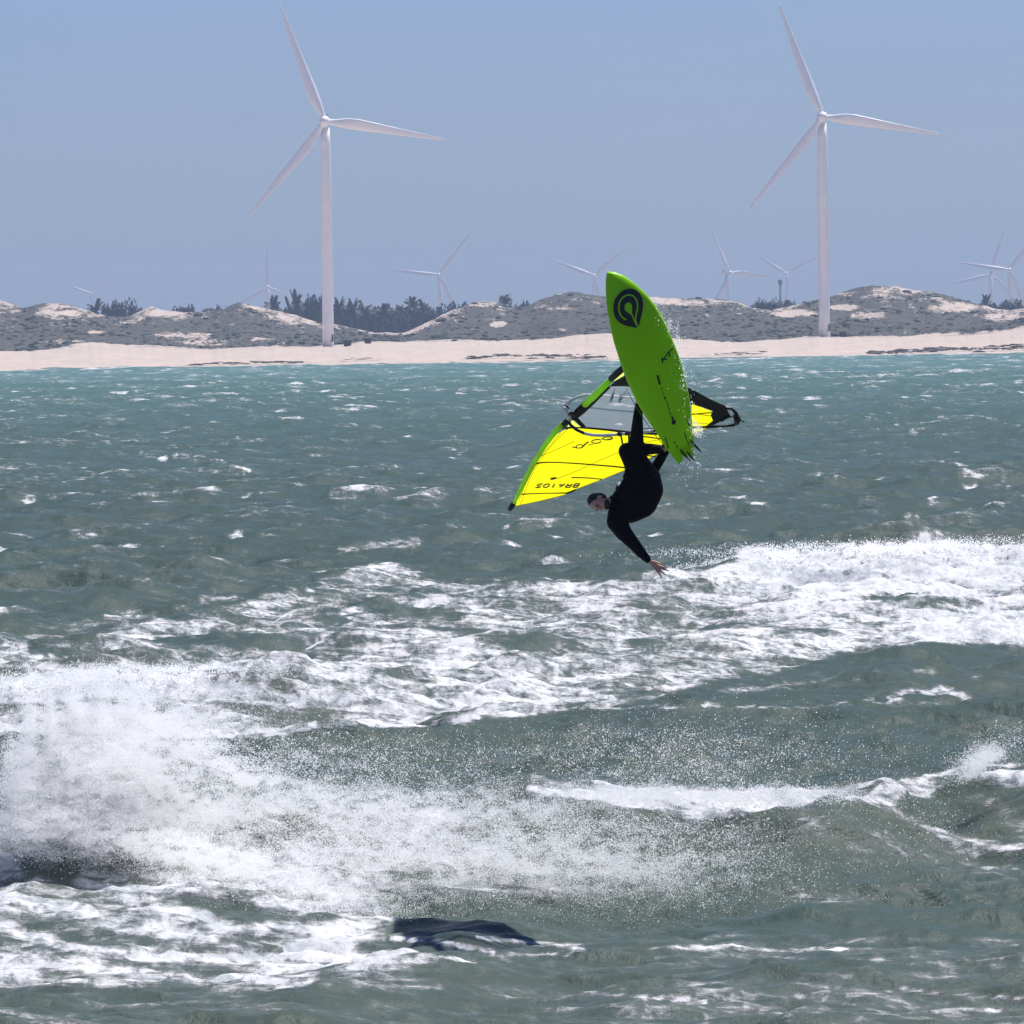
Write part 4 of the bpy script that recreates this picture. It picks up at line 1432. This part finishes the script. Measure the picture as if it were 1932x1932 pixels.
main_panel = [(490, 1265), (560, 1258), (650, 1262), (800, 1275), (970, 1290), (1180, 1300), (1430, 1270), (1440, 1075), (1590, 1130), (1582, 1160), (1598, 1200), (1560, 1240), (1550, 1262), (1480, 1285), (1300, 1385), (1090, 1500),
              (945, 1568), (780, 1635), (700, 1664), (570, 1714), (480, 1758), (300, 1802), (115, 1842), (135, 1775), (175, 1660), (235, 1535), (330, 1410), (430, 1300)]
panel('yellow_panel', main_panel, MAT['yellow'])
panel('lime_corner_panel', [(505, 1245), (535, 1190), (600, 1245), (620, 1256)], MAT['lime'], -0.006)
panel('window', [(575, 1180), (625, 1245), (800, 1262), (970, 1284), (1180, 1296), (1430, 1268), (1435, 1075), (1200, 960), (1010, 950), (880, 942), (820, 945), (700, 1060)], MAT['film'], 0.004)
panel('tack_panel', [(820, 945), (860, 905), (930, 865), (1060, 780), (1250, 860), (1410, 950), (1200, 962), (1010, 950), (930, 941)], MAT['black'], -0.004)
panel('foot_panel', [(1395, 945), (1480, 985), (1560, 1030), (1640, 1068), (1690, 1088), (1728, 1165), (1640, 1215), (1562, 1252), (1545, 1240), (1597, 1200), (1580, 1160), (1597, 1128), (1500, 1092), (1430, 1068), (1380, 1000)], MAT['black'], -0.006)
panel('luff_yellow_strip', [(830, 880), (905, 815), (935, 835), (925, 865), (850, 905), (800, 950), (650, 1105), (632, 1092), (760, 960)], MAT['lime'], -0.002)
strip('window_border', [(820, 945), (760, 1005), (690, 1075), (620, 1140), (565, 1182)], 26, MAT['black'])
strip('window_border', [(565, 1180), (600, 1218), (630, 1250)], 36, MAT['black'])
strip('window_border', [(485, 1258), (560, 1250), (650, 1255), (800, 1268), (970, 1288), (1180, 1300)], [16, 16, 18, 20, 26, 22], MAT['black'])
panel('clamp_patch', [(560, 1120), (612, 1070), (665, 1075), (640, 1110), (560, 1200), (520, 1190)], MAT['black'], -0.016)
panel('cutout_patch', [(455, 1225), (510, 1180), (545, 1195), (500, 1240), (470, 1270)], MAT['black'], -0.016)
strip('batten', [(258, 1527), (300, 1517), (350, 1513), (450, 1515), (600, 1524), (760, 1537), (860, 1545), (945, 1555)], [15, 14, 11, 10, 11, 12, 13, 14], MAT['black'])
strip('batten', [(158, 1754), (220, 1750), (350, 1746), (490, 1744)], [13, 10, 8, 12], MAT['black'])
strip('batten', [(490, 1746), (525, 1738), (560, 1722), (568, 1716)], [12, 18, 14, 8], MAT['black'])
strip('batten', [(535, 1628), (600, 1628), (690, 1633), (765, 1641)], [11, 10, 10, 9], MAT['black'])
strip('batten', [(1050, 1262), (1120, 1262), (1200, 1250)], 8, MAT['black'])
strip('batten', [(1060, 1318), (1130, 1326), (1210, 1338)], 11, MAT['black'])
strip('batten', [(1060, 1458), (1120, 1464), (1170, 1470)], 11, MAT['black'])
strip('seam', [(1440, 1148), (1520, 1156), (1585, 1166)], 7, MAT['seam'])
for pts in [[(495, 1275), (420, 1350), (340, 1440), (262, 1560), (205, 1680), (165, 1790), (150, 1835)], [(455, 1290), (380, 1380), (300, 1475), (235, 1590), (180, 1700), (140, 1800)],
            [(300, 1470), (440, 1410), (560, 1355)], [(420, 1640), (560, 1585), (700, 1520), (860, 1450), (930, 1430)], [(1010, 1380), (1100, 1362), (1200, 1342)], [(1440, 1215), (1560, 1222)]]:
    strip('seam', pts, 5, MAT['seam'], -0.006, 0.2)
strip('leech_edge', [(115, 1842), (300, 1803), (480, 1759), (570, 1715), (780, 1636), (945, 1569), (1090, 1501), (1300, 1386), (1480, 1286), (1560, 1256)], 5, MAT['seam'], -0.004, 0.4)
panel('number_dot', [(372, 1640), (385, 1628), (415, 1624), (428, 1628), (415, 1640), (385, 1646)], MAT['decal'], -0.012)
# luff sleeve in two lengths with the mast bare at the boom cut-out
def A_luff(pts, r, name, mat, off=-0.01, seg=14):
    V, Fc = tube_geo([SP(x, y, off) - SO for x, y in pts], r, seg)
    return mesh_py(name, V, Fc, mat, sail, True)


A_luff([(470, 1225), (400, 1298), (325, 1400), (250, 1520), (185, 1645), (130, 1765), (98, 1830)], [0.028, 0.029, 0.028, 0.027, 0.026, 0.023, 0.018], 'luff_sleeve', MAT['green'])
A_luff([(836, 890), (760, 962), (690, 1030), (632, 1080)], [0.030, 0.036, 0.037, 0.034], 'luff_sleeve', MAT['green'])
A_luff([(1078, 690), (1000, 745), (925, 805), (870, 852), (832, 888)], [0.03, 0.033, 0.037, 0.038, 0.034], 'mast_protector', MAT['black'])
A_luff([(640, 1078), (560, 1140), (470, 1225)], [0.022] * 3, 'mast', MAT['black'])
A_luff([(104, 1818), (90, 1840), (76, 1862), (62, 1872)], [0.022, 0.030, 0.026, 0.012], 'mast_tip', MAT['black'])

# boom: two curved arms, a front clamp and a tail fitting
def boom_pts(pts, dd):
    return [SP(x, y, d) - SO for (x, y), d in zip(pts, dd)]


tube('boom_arm', boom_pts([(505, 1195), (530, 1235), (575, 1270), (640, 1300)], [-.10, -.18, -.24, -.28]), [.018, .017, .017, .016], MAT['black'], sail, 12)
tube('boom_grip', boom_pts([(630, 1297), (690, 1308), (760, 1311), (830, 1308), (885, 1303)], [-.28, -.31, -.32, -.32, -.31]), .0165, MAT['white'], sail, 12)
tube('boom_clip', boom_pts([(883, 1303), (912, 1301)], [-.31, -.31]), .022, MAT['black'], sail, 12)
tube('boom_grip', boom_pts([(912, 1301), (940, 1299)], [-.31, -.30]), .0165, MAT['white'], sail, 12)
tube('boom_arm', boom_pts([(938, 1299), (990, 1294), (1060, 1288)], [-.30, -.29, -.28]), .020, MAT['black'], sail, 12)
tube('boom_grip', boom_pts([(1055, 1288), (1100, 1283), (1150, 1276)], [-.28, -.26, -.24]), .018, MAT['white'], sail, 12)
tube('boom_arm', boom_pts([(1148, 1277), (1300, 1262), (1420, 1254), (1560, 1248), (1700, 1240), (1752, 1234), (1778, 1215)], [-.24, -.20, -.15, -.1, -.05, 0, 0]), [.014, .013, .013, .014, .013, .016, .02], MAT['black'], sail, 12)
tube('boom_grip', boom_pts([(497, 1105), (505, 1075), (535, 1045), (585, 1022), (640, 1008), (720, 1010), (860, 1020), (1010, 1032), (1200, 1050)], [.06, .12, .2, .24, .28, .3, .32, .32, .3]), .0165, MAT['white'], sail, 12)
tube('boom_arm', boom_pts([(1200, 1050), (1450, 1080), (1690, 1105), (1738, 1112), (1768, 1140), (1785, 1180), (1783, 1215)], [.3, .22, .06, .04, .02, 0, 0]), [.014, .013, .013, .015, .018, .022, .02], MAT['black'], sail, 12)
tube('boom_clamp', boom_pts([(490, 1100), (492, 1125), (510, 1160), (518, 1195)], [.0, -.03, -.06, -.08]), [.022, .027, .030, .03], MAT['white'], sail, 12)
tube('clamp_lever', boom_pts([(487, 1085), (515, 1108)], [-.04, -.05]), .010, MAT['black'], sail, 8)
tube('clamp_lever', boom_pts([(515, 1150), (545, 1140), (560, 1160)], [-.06, -.07, -.06]), .022, MAT['black'], sail, 8)
tube('clamp_strap', boom_pts([(500, 1195), (475, 1235), (500, 1262)], [-.1, -.12, -.11]), .014, MAT['black'], sail, 8)
tube('tail_fitting', boom_pts([(1765, 1165), (1782, 1190), (1778, 1220)], [-.02, -.02, -.02]), [.03, .038, .028], MAT['black'], sail, 12)
tube('outhaul_rope', boom_pts([(1660, 1205), (1710, 1175), (1770, 1168)], [-.02, -.02, -.02]), .010, MAT['black'], sail, 8)
tube('outhaul_rope', boom_pts([(1785, 1192), (1810, 1200), (1833, 1212)], [-.02, -.02, -.02]), .007, MAT['black'], sail, 8)
tube('harness_line', boom_pts([(905, 1305), (912, 1340), (918, 1372)], [-.33, -.36, -.36]), .010, MAT['black'], sail, 8)
tube('harness_line', boom_pts([(965, 1300), (968, 1340), (965, 1375)], [-.33, -.36, -.36]), .012, MAT['black'], sail, 8)
for x0, x1, y1 in [(862, 840, 1030), (960, 905, 1036)]:
    tube('uphaul_tassel', boom_pts([(x0, 960), ((x0 + x1) / 2, 995), (x1, 1014), (x1 - 2, y1)], [.1] * 4), [.006, .009, .016, .020], MAT['black'], sail, 8)


def sail_stroke(name, pts, w):
    pts = [np.array(p, float) for p in pts]
    V, Fc = [], []
    for i, p in enumerate(pts):
        t = pts[min(i + 1, len(pts) - 1)] - pts[max(i - 1, 0)]
        t = t / (np.hypot(*t) + 1e-9)
        n = np.array([-t[1], t[0]])
        ww = (w[i] if hasattr(w, '__len__') else w) / 2
        V += [SP(*(p + n * ww), -0.008) - SO, SP(*(p - n * ww), -0.008) - SO]
    for i in range(len(pts) - 1):
        Fc.append((2 * i, 2 * i + 1, 2 * i + 3, 2 * i + 2))
    return V, Fc


def ell(cx, cy, rx, ry, rot=0, a0=0, a1=360, n=18):
    out = []
    for k in range(n + 1):
        a = math.radians(a0 + (a1 - a0) * k / n)
        x, y = rx * math.cos(a), ry * math.sin(a)
        r = math.radians(rot)
        out.append(C6(cx + x * math.cos(r) - y * math.sin(r), cy + x * math.sin(r) + y * math.cos(r)))
    return out


glyphs = {
    'brand_letter': [[(ell(400, 1606, 62, 30, -10), 7.0), ([C6(*p) for p in [(272, 1618), (320, 1622), (350, 1632)]], 9), ([C6(*p) for p in [(430, 1632), (475, 1595), (520, 1550), (566, 1526)]], 11)],
                     [([C6(*p) for p in [(560, 1580), (640, 1572)]], 6)],
                     [(ell(705, 1516, 88, 33, -6, 20, 340), 8.5)],
                     [(ell(905, 1462, 92, 26, -4), 8.0), ([C6(*p) for p in [(790, 1468), (860, 1490), (1000, 1455)]], 6)]]}
for grp in glyphs['brand_letter']:
    V, Fc = join_geo([sail_stroke('x', p, w) for p, w in grp])
    mesh_py('brand_letter', V, Fc, MAT['decal'], sail)

# the sail number BRA105, seen turned upside down on the cloth
FONT = {  # strokes on a 0..1 box, y up
    'B': [[(0, 0), (0, 1), (.7, 1), (.85, .85), (.8, .6), (.55, .52), (0, .52)], [(.55, .52), (.9, .4), (.9, .12), (.7, 0), (0, 0)]],
    'R': [[(0, 0), (0, 1), (.7, 1), (.9, .85), (.88, .6), (.6, .48), (0, .48)], [(.45, .48), (.95, 0)]],
    'A': [[(0, 0), (.5, 1), (1, 0)], [(.2, .32), (.8, .32)]],
    '1': [[(.2, .8), (.55, 1), (.55, 0)]],
    '0': [[(.5, 0), (.12, .15), (0, .5), (.12, .85), (.5, 1), (.88, .85), (1, .5), (.88, .15), (.5, 0)]],
    '5': [[(.9, 1), (.15, 1), (.08, .55), (.6, .6), (.9, .42), (.85, .12), (.5, 0), (.05, .06)]],
}
# baseline runs right-to-left along the top of the glyphs in the picture
P0, P1 = np.array([598.0, 1674.0]), np.array([268.0, 1676.0])
dn = np.array([-22.0, 27.0])
n_ = 6
for i, ch in enumerate('BRA105'):
    w0 = (P1 - P0) / n_
    o0 = P0 + w0 * i
    cw = w0 * 0.74
    parts = []
    for st in FONT[ch]:
        pts = [tuple(o0 + cw * x + dn * y) for x, y in st]
        parts.append(sail_stroke('x', pts, 9.5))
    V, Fc = join_geo(parts)
    mesh_py('sail_number', V, Fc, MAT['decal'], sail)
tag(sail, 'yellow windsurf sail with lime luff, clear window and black battens, lying behind the rider', 'sail')

# ------------------------------------------------------------------ the rider
BM = 0.1535 * BD / F


def capsule(p0, r0, p1, r1, seg=14):
    ax = (p1 - p0)
    L = ax.length
    if L < 1e-6:
        ax = Vector((0, 0, 1))
    ax = ax.normalized()
    pts, rad = [], []
    for k in range(5):
        a = math.pi / 2 * k / 4
        pts.append(p0 - ax * r0 * math.cos(a))
        rad.append(max(r0 * math.sin(a), 0.0008))
    for k in range(1, 4):
        pts.append(p0.lerp(p1, k / 4))
        rad.append(r0 + (r1 - r0) * k / 4)
    for k in range(5):
        a = math.pi / 2 * k / 4
        pts.append(p1 + ax * r1 * math.sin(a))
        rad.append(max(r1 * math.cos(a), 0.0008))
    return tube_geo(pts, rad, seg)


def chain(nodes, seg=14):
    return [capsule(a[0], a[1], b_[0], b_[1], seg) for a, b_ in zip(nodes[:-1], nodes[1:])]


def ellipsoid(c, ax, ay, az, seg=16):
    """ax, ay, az: half-axis vectors"""
    V, Fc = [], []
    n = seg // 2
    for i in range(1, n):
        t = math.pi * i / n
        for k in range(seg):
            a = 2 * math.pi * k / seg
            V.append(c + ax * (math.sin(t) * math.cos(a)) + ay * (math.sin(t) * math.sin(a)) + az * math.cos(t))
    for i in range(n - 2):
        for k in range(seg):
            a_, b_ = i * seg + k, i * seg + (k + 1) % seg
            Fc.append((a_, a_ + seg, b_ + seg, b_))
    V += [c + az, c - az]
    for k in range(seg):
        Fc.append((k, (k + 1) % seg, len(V) - 2))
        Fc.append(((n - 2) * seg + (k + 1) % seg, (n - 2) * seg + k, len(V) - 1))
    return V, Fc


def fuse(name, parts, voxel, mat, parent=None, smooth_it=3, origin=Vector((0, 0, 0))):
    V, Fc = join_geo(parts)
    me = bpy.data.meshes.new(name + '_src')
    me.from_pydata([tuple(v - origin) for v in V], [], Fc)
    me.update()
    bm = bmesh.new()
    bm.from_mesh(me)
    bmesh.ops.recalc_face_normals(bm, faces=bm.faces)
    bm.to_mesh(me)
    bm.free()
    tmp = bpy.data.objects.new(name + '_src', me)
    C.objects.link(tmp)
    md = tmp.modifiers.new('r', 'REMESH')
    md.mode = 'VOXEL'
    md.voxel_size = voxel
    md.adaptivity = 0
    sm = tmp.modifiers.new('s', 'SMOOTH')
    sm.factor = 0.5
    sm.iterations = smooth_it
    dg = bpy.context.evaluated_depsgraph_get()
    out = bpy.data.meshes.new_from_object(tmp.evaluated_get(dg))
    out.name = name
    bpy.data.objects.remove(tmp)
    bpy.data.meshes.remove(me)
    out.materials.clear()
    out.materials.append(mat)
    for p in out.polygons:
        p.use_smooth = True
    o = bpy.data.objects.new(name, out)
    return link(o, parent)


def bn(bx, by, r, dy):
    return (B(bx, by, dy), r)


def limbs(g=0.0):
    parts = []
    parts += chain([bn(880, 350, .100 + g, .55), bn(930, 480, .125 + g, .56), bn(1008, 630, .152 + g, .58), bn(1015, 750, .168 + g, .58), bn(935, 890, .178 + g, .57), bn(800, 965, .165 + g, .56), bn(705, 1010, .135 + g, .55)], 20)
    parts += chain([bn(855, 470, .095 + g, .52), bn(875, 640, .120 + g, .52), bn(790, 770, .118 + g, .5), bn(690, 860, .095 + g, .5)], 18)
    # reaching arm
    parts += chain([bn(690, 1020, .13 + g, .5), bn(652, 1140, .112 + g, .44), bn(715, 1262, .086 + g, .40), bn(850, 1415, .062 + g, .36), bn(945, 1528, .050 + g, .33), bn(1020, 1606, .034 + g, .30)])
    # upper leg along the board's front strap
    parts += chain([bn(890, 400, .105 + g, .55), bn(885, 210, .075 + g, .48), bn(890, 60, .064 + g, .42), bn(900, -120, .050 + g, .32), bn(914, -300, .036 + g, .25)])
    # bent leg: knee to the left, shin running right to the rear strap
    parts += chain([bn(870, 450, .110 + g, .54), bn(770, 278, .088 + g, .46), bn(880, 262, .066 + g, .45), bn(1040, 250, .056 + g, .44), bn(1200, 252, .040 + g, .42)])
    # far arm up to the boom, hidden by the board at the hand
    parts += chain([bn(960, 720, .10 + g, .75), bn(1040, 580, .060 + g, .74), bn(1120, 470, .048 + g, .72), bn(1185, 365, .046 + g, .66), bn(1262, 245, .034 + g, .60)])
    return parts


def build_person():
    base = B(900, 480, .55)
    skin = limbs(0.0)
    # neck and head
    HC = B(424, 897, .47)
    cr = Vector((-1, 0.05, 0.06)).normalized()          # towards the crown
    fd = Vector((0.0, -0.70, -0.71))
    fd = (fd - cr * fd.dot(cr)).normalized()            # towards the face
    ed = cr.cross(fd)                                   # towards one ear
    skin += chain([bn(690, 905, .080, .52), bn(600, 900, .062, .50), bn(530, 898, .058, .485)])
    skin.append(ellipsoid(HC + cr * 0.025, cr * 0.092, ed * 0.075, fd * 0.094, 24))
    skin.append(ellipsoid(HC - cr * 0.055 + fd * 0.028, cr * 0.062, ed * 0.056, fd * 0.062, 20))
    skin.append(ellipsoid(HC - cr * 0.098 + fd * 0.055, cr * 0.022, ed * 0.028, fd * 0.026, 14))
    skin += chain([(HC + fd * 0.093 + cr * 0.005, .009), (HC + fd * 0.112 - cr * 0.030, .013)], 10)
    skin.append(ellipsoid(HC + fd * 0.088 + cr * 0.022, cr * 0.010, ed * 0.048, fd * 0.012, 12))
    skin.append(ellipsoid(HC + fd * 0.086 - cr * 0.060, cr * 0.008, ed * 0.024, fd * 0.012, 12))
    for s_ in (-1, 1):
        skin.append(ellipsoid(HC + ed * s_ * 0.078 - cr * 0.008 - fd * 0.004, cr * 0.030, ed * 0.009, fd * 0.018, 12))
    # open hand
    def hand(w, kn, thumb):
        out = []
        for (kx, ky), (mx, my), (tx, ty) in kn:
            out += chain([bn(w[0], w[1], .019, w[2]), bn(kx, ky, .0135, w[2] - .01)], 10)
            out += chain([bn(kx, ky, .0110, w[2] - .01), bn(mx, my, .0092, w[2] - .02), bn(tx, ty, .0070, w[2] - .01)], 10)
        out += chain([bn(*thumb[0][:2], .0165, w[2] - .01), bn(*thumb[1][:2], .0125, w[2] - .03), bn(*thumb[2][:2], .0088, w[2] - .045)], 10)
        return out
    skin += hand((1035, 1622, .30), [((1158, 1684), (1212, 1700), (1262, 1712)), ((1166, 1708), (1225, 1730), (1284, 1746)), ((1162, 1734), (1208, 1768), (1252, 1806)), ((1144, 1752), (1172, 1792), (1194, 1836))],
                 [(1068, 1632), (1120, 1640), (1178, 1662)])
    skin += hand((1268, 235, .60), [((1302, 180), (1320, 155), (1308, 133)), ((1320, 187), (1340, 163), (1330, 141)), ((1336, 197), (1358, 175), (1350, 155)), ((1346, 211), (1366, 193), (1362, 175))],
                 [(1292, 228), (1282, 200), (1296, 176)])
    # feet in the straps
    skin += chain([bn(914, -310, .040, .25), bn(945, -385, .038, .24), bn(1000, -420, .026, .22)])
    skin += chain([bn(1205, 250, .042, .42), bn(1250, 215, .038, .40), bn(1262, 160, .026, .38)])
    person = fuse('person', skin, 0.0048, MAT['skin'], None, 2, base)
    person.location = base
    suit = fuse('wetsuit', limbs(0.006), 0.010, MAT['neoprene'], person, 4, base)
    # collar and hood-less neck of the suit
    fuse('collar', chain([bn(690, 905, .090, .52), bn(585, 900, .072, .50)]), 0.008, MAT['neoprene'], person, 3, base)
    # hair: cap over crown and back of the head, short beard on the jaw
    hair = [ellipsoid(HC + cr * 0.036 - fd * 0.012, cr * 0.092, ed * 0.080, fd * 0.094, 24), ellipsoid(HC - fd * 0.040 + cr * 0.0, cr * 0.090, ed * 0.076, fd * 0.062, 20)]
    fuse('hair', hair, 0.006, MAT['hair'], person, 1, base)
    beard = [ellipsoid(HC - cr * 0.075 + fd * 0.034, cr * 0.046, ed * 0.058, fd * 0.058, 20), ellipsoid(HC - cr * 0.100 + fd * 0.052, cr * 0.026, ed * 0.033, fd * 0.032, 14)]
    fuse('beard', beard, 0.006, MAT['hair'], person, 1, base)
    for s_ in (-1, 1):
        V, Fc = ellipsoid(HC + fd * 0.086 + ed * s_ * 0.030 + cr * 0.004, cr * 0.008, ed * 0.013, fd * 0.008, 10)
        mesh_py('eye', [v - base for v in V], Fc, MAT['eye'], person, True)
        V, Fc = ellipsoid(HC + fd * 0.094 + ed * s_ * 0.030 + cr * 0.026, cr * 0.006, ed * 0.022, fd * 0.008, 10)
        mesh_py('eyebrow', [v - base for v in V], Fc, MAT['hair'], person, True)
    # harness: hook bar, waist belt and a loose strap end at the chest
    w0 = [B(x, y, d) - base for x, y, d in [(742, 560, .44), (800, 590, .38), (900, 600, .35), (1010, 590, .37), (1120, 555, .44)]]
    tube('harness_belt', w0, .045, MAT['neoprene'], person, 10, True, 0.4)
    tube('strap_end', [B(x, y, .42) - base for x, y in [(668, 770), (655, 735), (646, 705), (640, 690)]], [.016, .012, .010, .005], MAT['black'], person, 8)
    tube('strap_end', [B(x, y, .42) - base for x, y in [(640, 745), (632, 730), (650, 720)]], [.010, .010, .006], MAT['black'], person, 8)
    tag(person, 'person in black wetsuit upside down under the board, open hand reaching down', 'person')
    return person


build_person()

# ------------------------------------------------------------------ spray
def spray(name, clouds, label):
    """clouds: (px, py, sx, sy, distance, depth spread, count, radius, tilt)"""
    PXs, PYs, Ds_, Rs = [], [], [], []
    for px, py, sx, sy, D, sd, n, r, tl in clouds:
        gx, gy = rng.normal(size=n * 3), rng.normal(size=n * 3)
        # wind-torn wisps instead of an even cloud
        qx, qy = px + gx * sx, py + gy * sy + tl * gx * sx
        wv = 0.55 * fbm(qx / 46 + 0.5 * qy / 46, qy / 20 - 0.12 * qx / 20, 4, 401) + 0.45 * fbm(qx / 15, qy / 9, 3, 431)
        keep = rng.random(n * 3) < 0.16 + 0.84 * sstep(0.28, 0.78, wv)
        gx, gy = gx[keep][:n], gy[keep][:n]
        n = len(gx)
        PXs.append(px + gx * sx)
        PYs.append(py + gy * sy + tl * gx * sx)
        Ds_.append(D + rng.normal(size=n) * sd)
        Rs.append(r * (0.55 + 0.6 * rng.random(n) + 1.5 * rng.random(n) ** 14))
    px, py, D, R = map(np.concatenate, (PXs, PYs, Ds_, Rs))
    m3 = np.array(M3)
    v = np.stack([(px - 966) / F, (966 - py) / F, -np.ones_like(px)])
    d = m3 @ v
    X, Z = d[0] / d[1] * D, CAMZ + d[2] / d[1] * D
    me = bpy.data.meshes.new(name)
    me.vertices.add(len(X))
    me.vertices.foreach_set('co', np.stack([X, D, Z], -1).astype(np.float32).ravel())
    a = me.attributes.new('drop_radius', 'FLOAT', 'POINT')
    a.data.foreach_set('value', R.astype(np.float32))
    me.materials.append(MAT['spray'])
    o = link(bpy.data.objects.new(name, me))
    ng = bpy.data.node_groups.new(name + '_drops', 'GeometryNodeTree')
    ng.interface.new_socket('Geometry', in_out='INPUT', socket_type='NodeSocketGeometry')
    ng.interface.new_socket('Geometry', in_out='OUTPUT', socket_type='NodeSocketGeometry')
    gi, go = ng.nodes.new('NodeGroupInput'), ng.nodes.new('NodeGroupOutput')
    mp = ng.nodes.new('GeometryNodeMeshToPoints')
    na = ng.nodes.new('GeometryNodeInputNamedAttribute')
    na.data_type = 'FLOAT'
    na.inputs['Name'].default_value = 'drop_radius'
    sm = ng.nodes.new('GeometryNodeSetMaterial')
    sm.inputs['Material'].default_value = MAT['spray']
    ng.links.new(gi.outputs[0], mp.inputs['Mesh'])
    ng.links.new(na.outputs['Attribute'], mp.inputs['Radius'])
    ng.links.new(mp.outputs[0], sm.inputs[0])
    ng.links.new(sm.outputs[0], go.inputs[0])
    md = o.modifiers.new('drops', 'NODES')
    md.node_group = ng
    tag(o, label, 'spray', kind='stuff')
    return o


spray('splash_spray', [
    (270, 1590, 80, 20, 74.3, .4, 43200, 0.0026, 0.1), (400, 1620, 80, 22, 74, .4, 40000, 0.0026, 0.1), (200, 1480, 45, 40, 75, .4, 64800, 0.0025, 0),
    (60, 1400, 9, 48, 75.4, .3, 11700, 0.0026, -0.2),
    (95, 1375, 8, 40, 75.6, .3, 10400, 0.0026, 0.1),
    (140, 1350, 14, 34, 75.8, .3, 15600, 0.0026, 0.2),
    (190, 1340, 12, 36, 76, .3, 14300, 0.0026, -0.3),
    (245, 1345, 16, 36, 76.2, .3, 15600, 0.0026, -0.2),
    (300, 1375, 26, 24, 76.3, .3, 15600, 0.0026, 0.4),
    (360, 1400, 36, 20, 76.4, .3, 13000, 0.0027, 0.5),
    (420, 1450, 44, 14, 76.4, .3, 11700, 0.0027, 0.4),
    (30, 1470, 12, 50, 75, .3, 11700, 0.0026, 0.1),
    (500, 1480, 60, 12, 76.4, .3, 11700, 0.0027, 0.2),
    (150, 1420, 60, 50, 75.7, .3, 74880, 0.0024, 0),

    (170, 1480, 85, 55, 75.5, .7, 160056, 0.0026, 0), (230, 1420, 80, 50, 76, .7, 106704, 0.0025, -0.1), (110, 1560, 60, 28, 75, .6, 80028, 0.0027, 0),
    (320, 1520, 80, 40, 76, .8, 80028, 0.0025, 0.1), (60, 1540, 30, 40, 75, .5, 29640, 0.0025, 0), (250, 1360, 90, 24, 77, .8, 34580, 0.0021, 0.05),
    (420, 1440, 120, 55, 77, 1.2, 15600, 0.0040, 0.1), (640, 1440, 150, 34, 78, 1.5, 6000, 0.0038, 0),
    (200, 1470, 60, 45, 75.8, .6, 112320, 0.0026, 0), (560, 1520, 120, 22, 76.5, .8, 49795, 0.0025, 0), (800, 1530, 160, 24, 76, .9, 53352, 0.0025, 0)],
    'thick white burst of spray thrown up at the left end of the nearest wave')
spray('wave_spray', [
    (760, 1650, 190, 50, 73.5, 1.0, 111150, 0.0026, 0.1), (620, 1700, 110, 28, 73, .7, 74100, 0.0027, 0.1), (1050, 1640, 170, 35, 73.5, .8, 55575, 0.0026, 0.08),
    (1150, 1600, 200, 50, 74, 1.0, 15200, 0.0036, 0.1), (900, 1580, 260, 50, 74.5, 1.0, 28500, 0.0036, 0.05), (1300, 1620, 120, 55, 74, 1.0, 3510, 0.0036, 0.1),
    (1250, 1500, 180, 10, 77.5, .4, 29640, 0.0027, 0), (1450, 1500, 80, 10, 77.5, .4, 8550, 0.0036, 0),
    (1250, 1430, 170, 45, 77, 1.5, 6435, 0.0036, 0.0), (1100, 1450, 250, 30, 77, 1.5, 3510, 0.0036, 0), (1500, 1440, 220, 40, 79, 1.5, 1462, 0.0036, 0),
    (1850, 1438, 26, 14, 80, .5, 11115, 0.0027, -0.4), (1880, 1415, 40, 20, 80, .6, 2375, 0.0036, -0.3), (1750, 1560, 120, 30, 77, .7, 877, 0.0036, 0.3), (900, 1700, 300, 50, 73, .8, 9880, 0.0027, 0.02)],
    'fine spray blown off the face and crest of the nearest wave')
spray('far_spray', [
    (1640, 1032, 160, 6, 172, 1, 11700, 0.0086, -0.03), (1350, 1062, 80, 6, 174, 1, 3250, 0.0086, -0.2), (300, 1266, 130, 7, 110, 1, 9100, 0.0058, 0.0), (120, 1280, 100, 10, 109, 1, 5200, 0.0058, -0.05), (1480, 1046, 20, 8, 173, 1, 1560, 0.0086, 0)],
    'spray lifting from the white rollers beyond the nearest wave')
spray('board_spray', [
    (1278, 640, 5, 18, 69.9, .1, 137, 0.0036, 0.3), (1262, 612, 6, 10, 69.9, .1, 110, 0.0036, 0), (1290, 700, 4, 30, 70, .1, 137, 0.0036, 0.4), (1246, 585, 5, 14, 69.9, .1, 44, 0.0036, .5),
    (1306, 800, 4, 30, 70.2, .1, 71, 0.0036, 0.2), (1312, 812, 7, 6, 70.2, .1, 220, 0.0036, 0.8), (1318, 806, 6, 4, 70.2, .1, 110, 0.0036, 0.8), (1305, 870, 12, 20, 70.3, .2, 71, 0.0036, 0), (1290, 895, 8, 18, 70.3, .2, 44, 0.0036, 0), (1295, 690, 14, 60, 70, .2, 66, 0.0036, 0)],
    'thin spray shedding off the right rail and tail of the lime board')

# ------------------------------------------------------------------ haze over the whole scene
V, Fc = box_geo((0, 5900, 67.0), (7800, 12000, 144.0))
hz = mesh_py('haze', V, Fc, None)
hm = bpy.data.materials.new('sea_haze')
hm.use_nodes = True
hn = hm.node_tree
hn.nodes.clear()
ho = hn.nodes.new('ShaderNodeOutputMaterial')
pv = hn.nodes.new('ShaderNodeVolumePrincipled')
pv.inputs['Color'].default_value = (0.60, 0.76, 1.0, 1)
pv.inputs['Density'].default_value = 0.000096
pv.inputs['Anisotropy'].default_value = 0.0
hn.links.new(pv.outputs[0], ho.inputs['Volume'])
hz.data.materials.append(hm)
tag(hz, 'thin pale sea haze over the whole view', 'haze', kind='stuff')
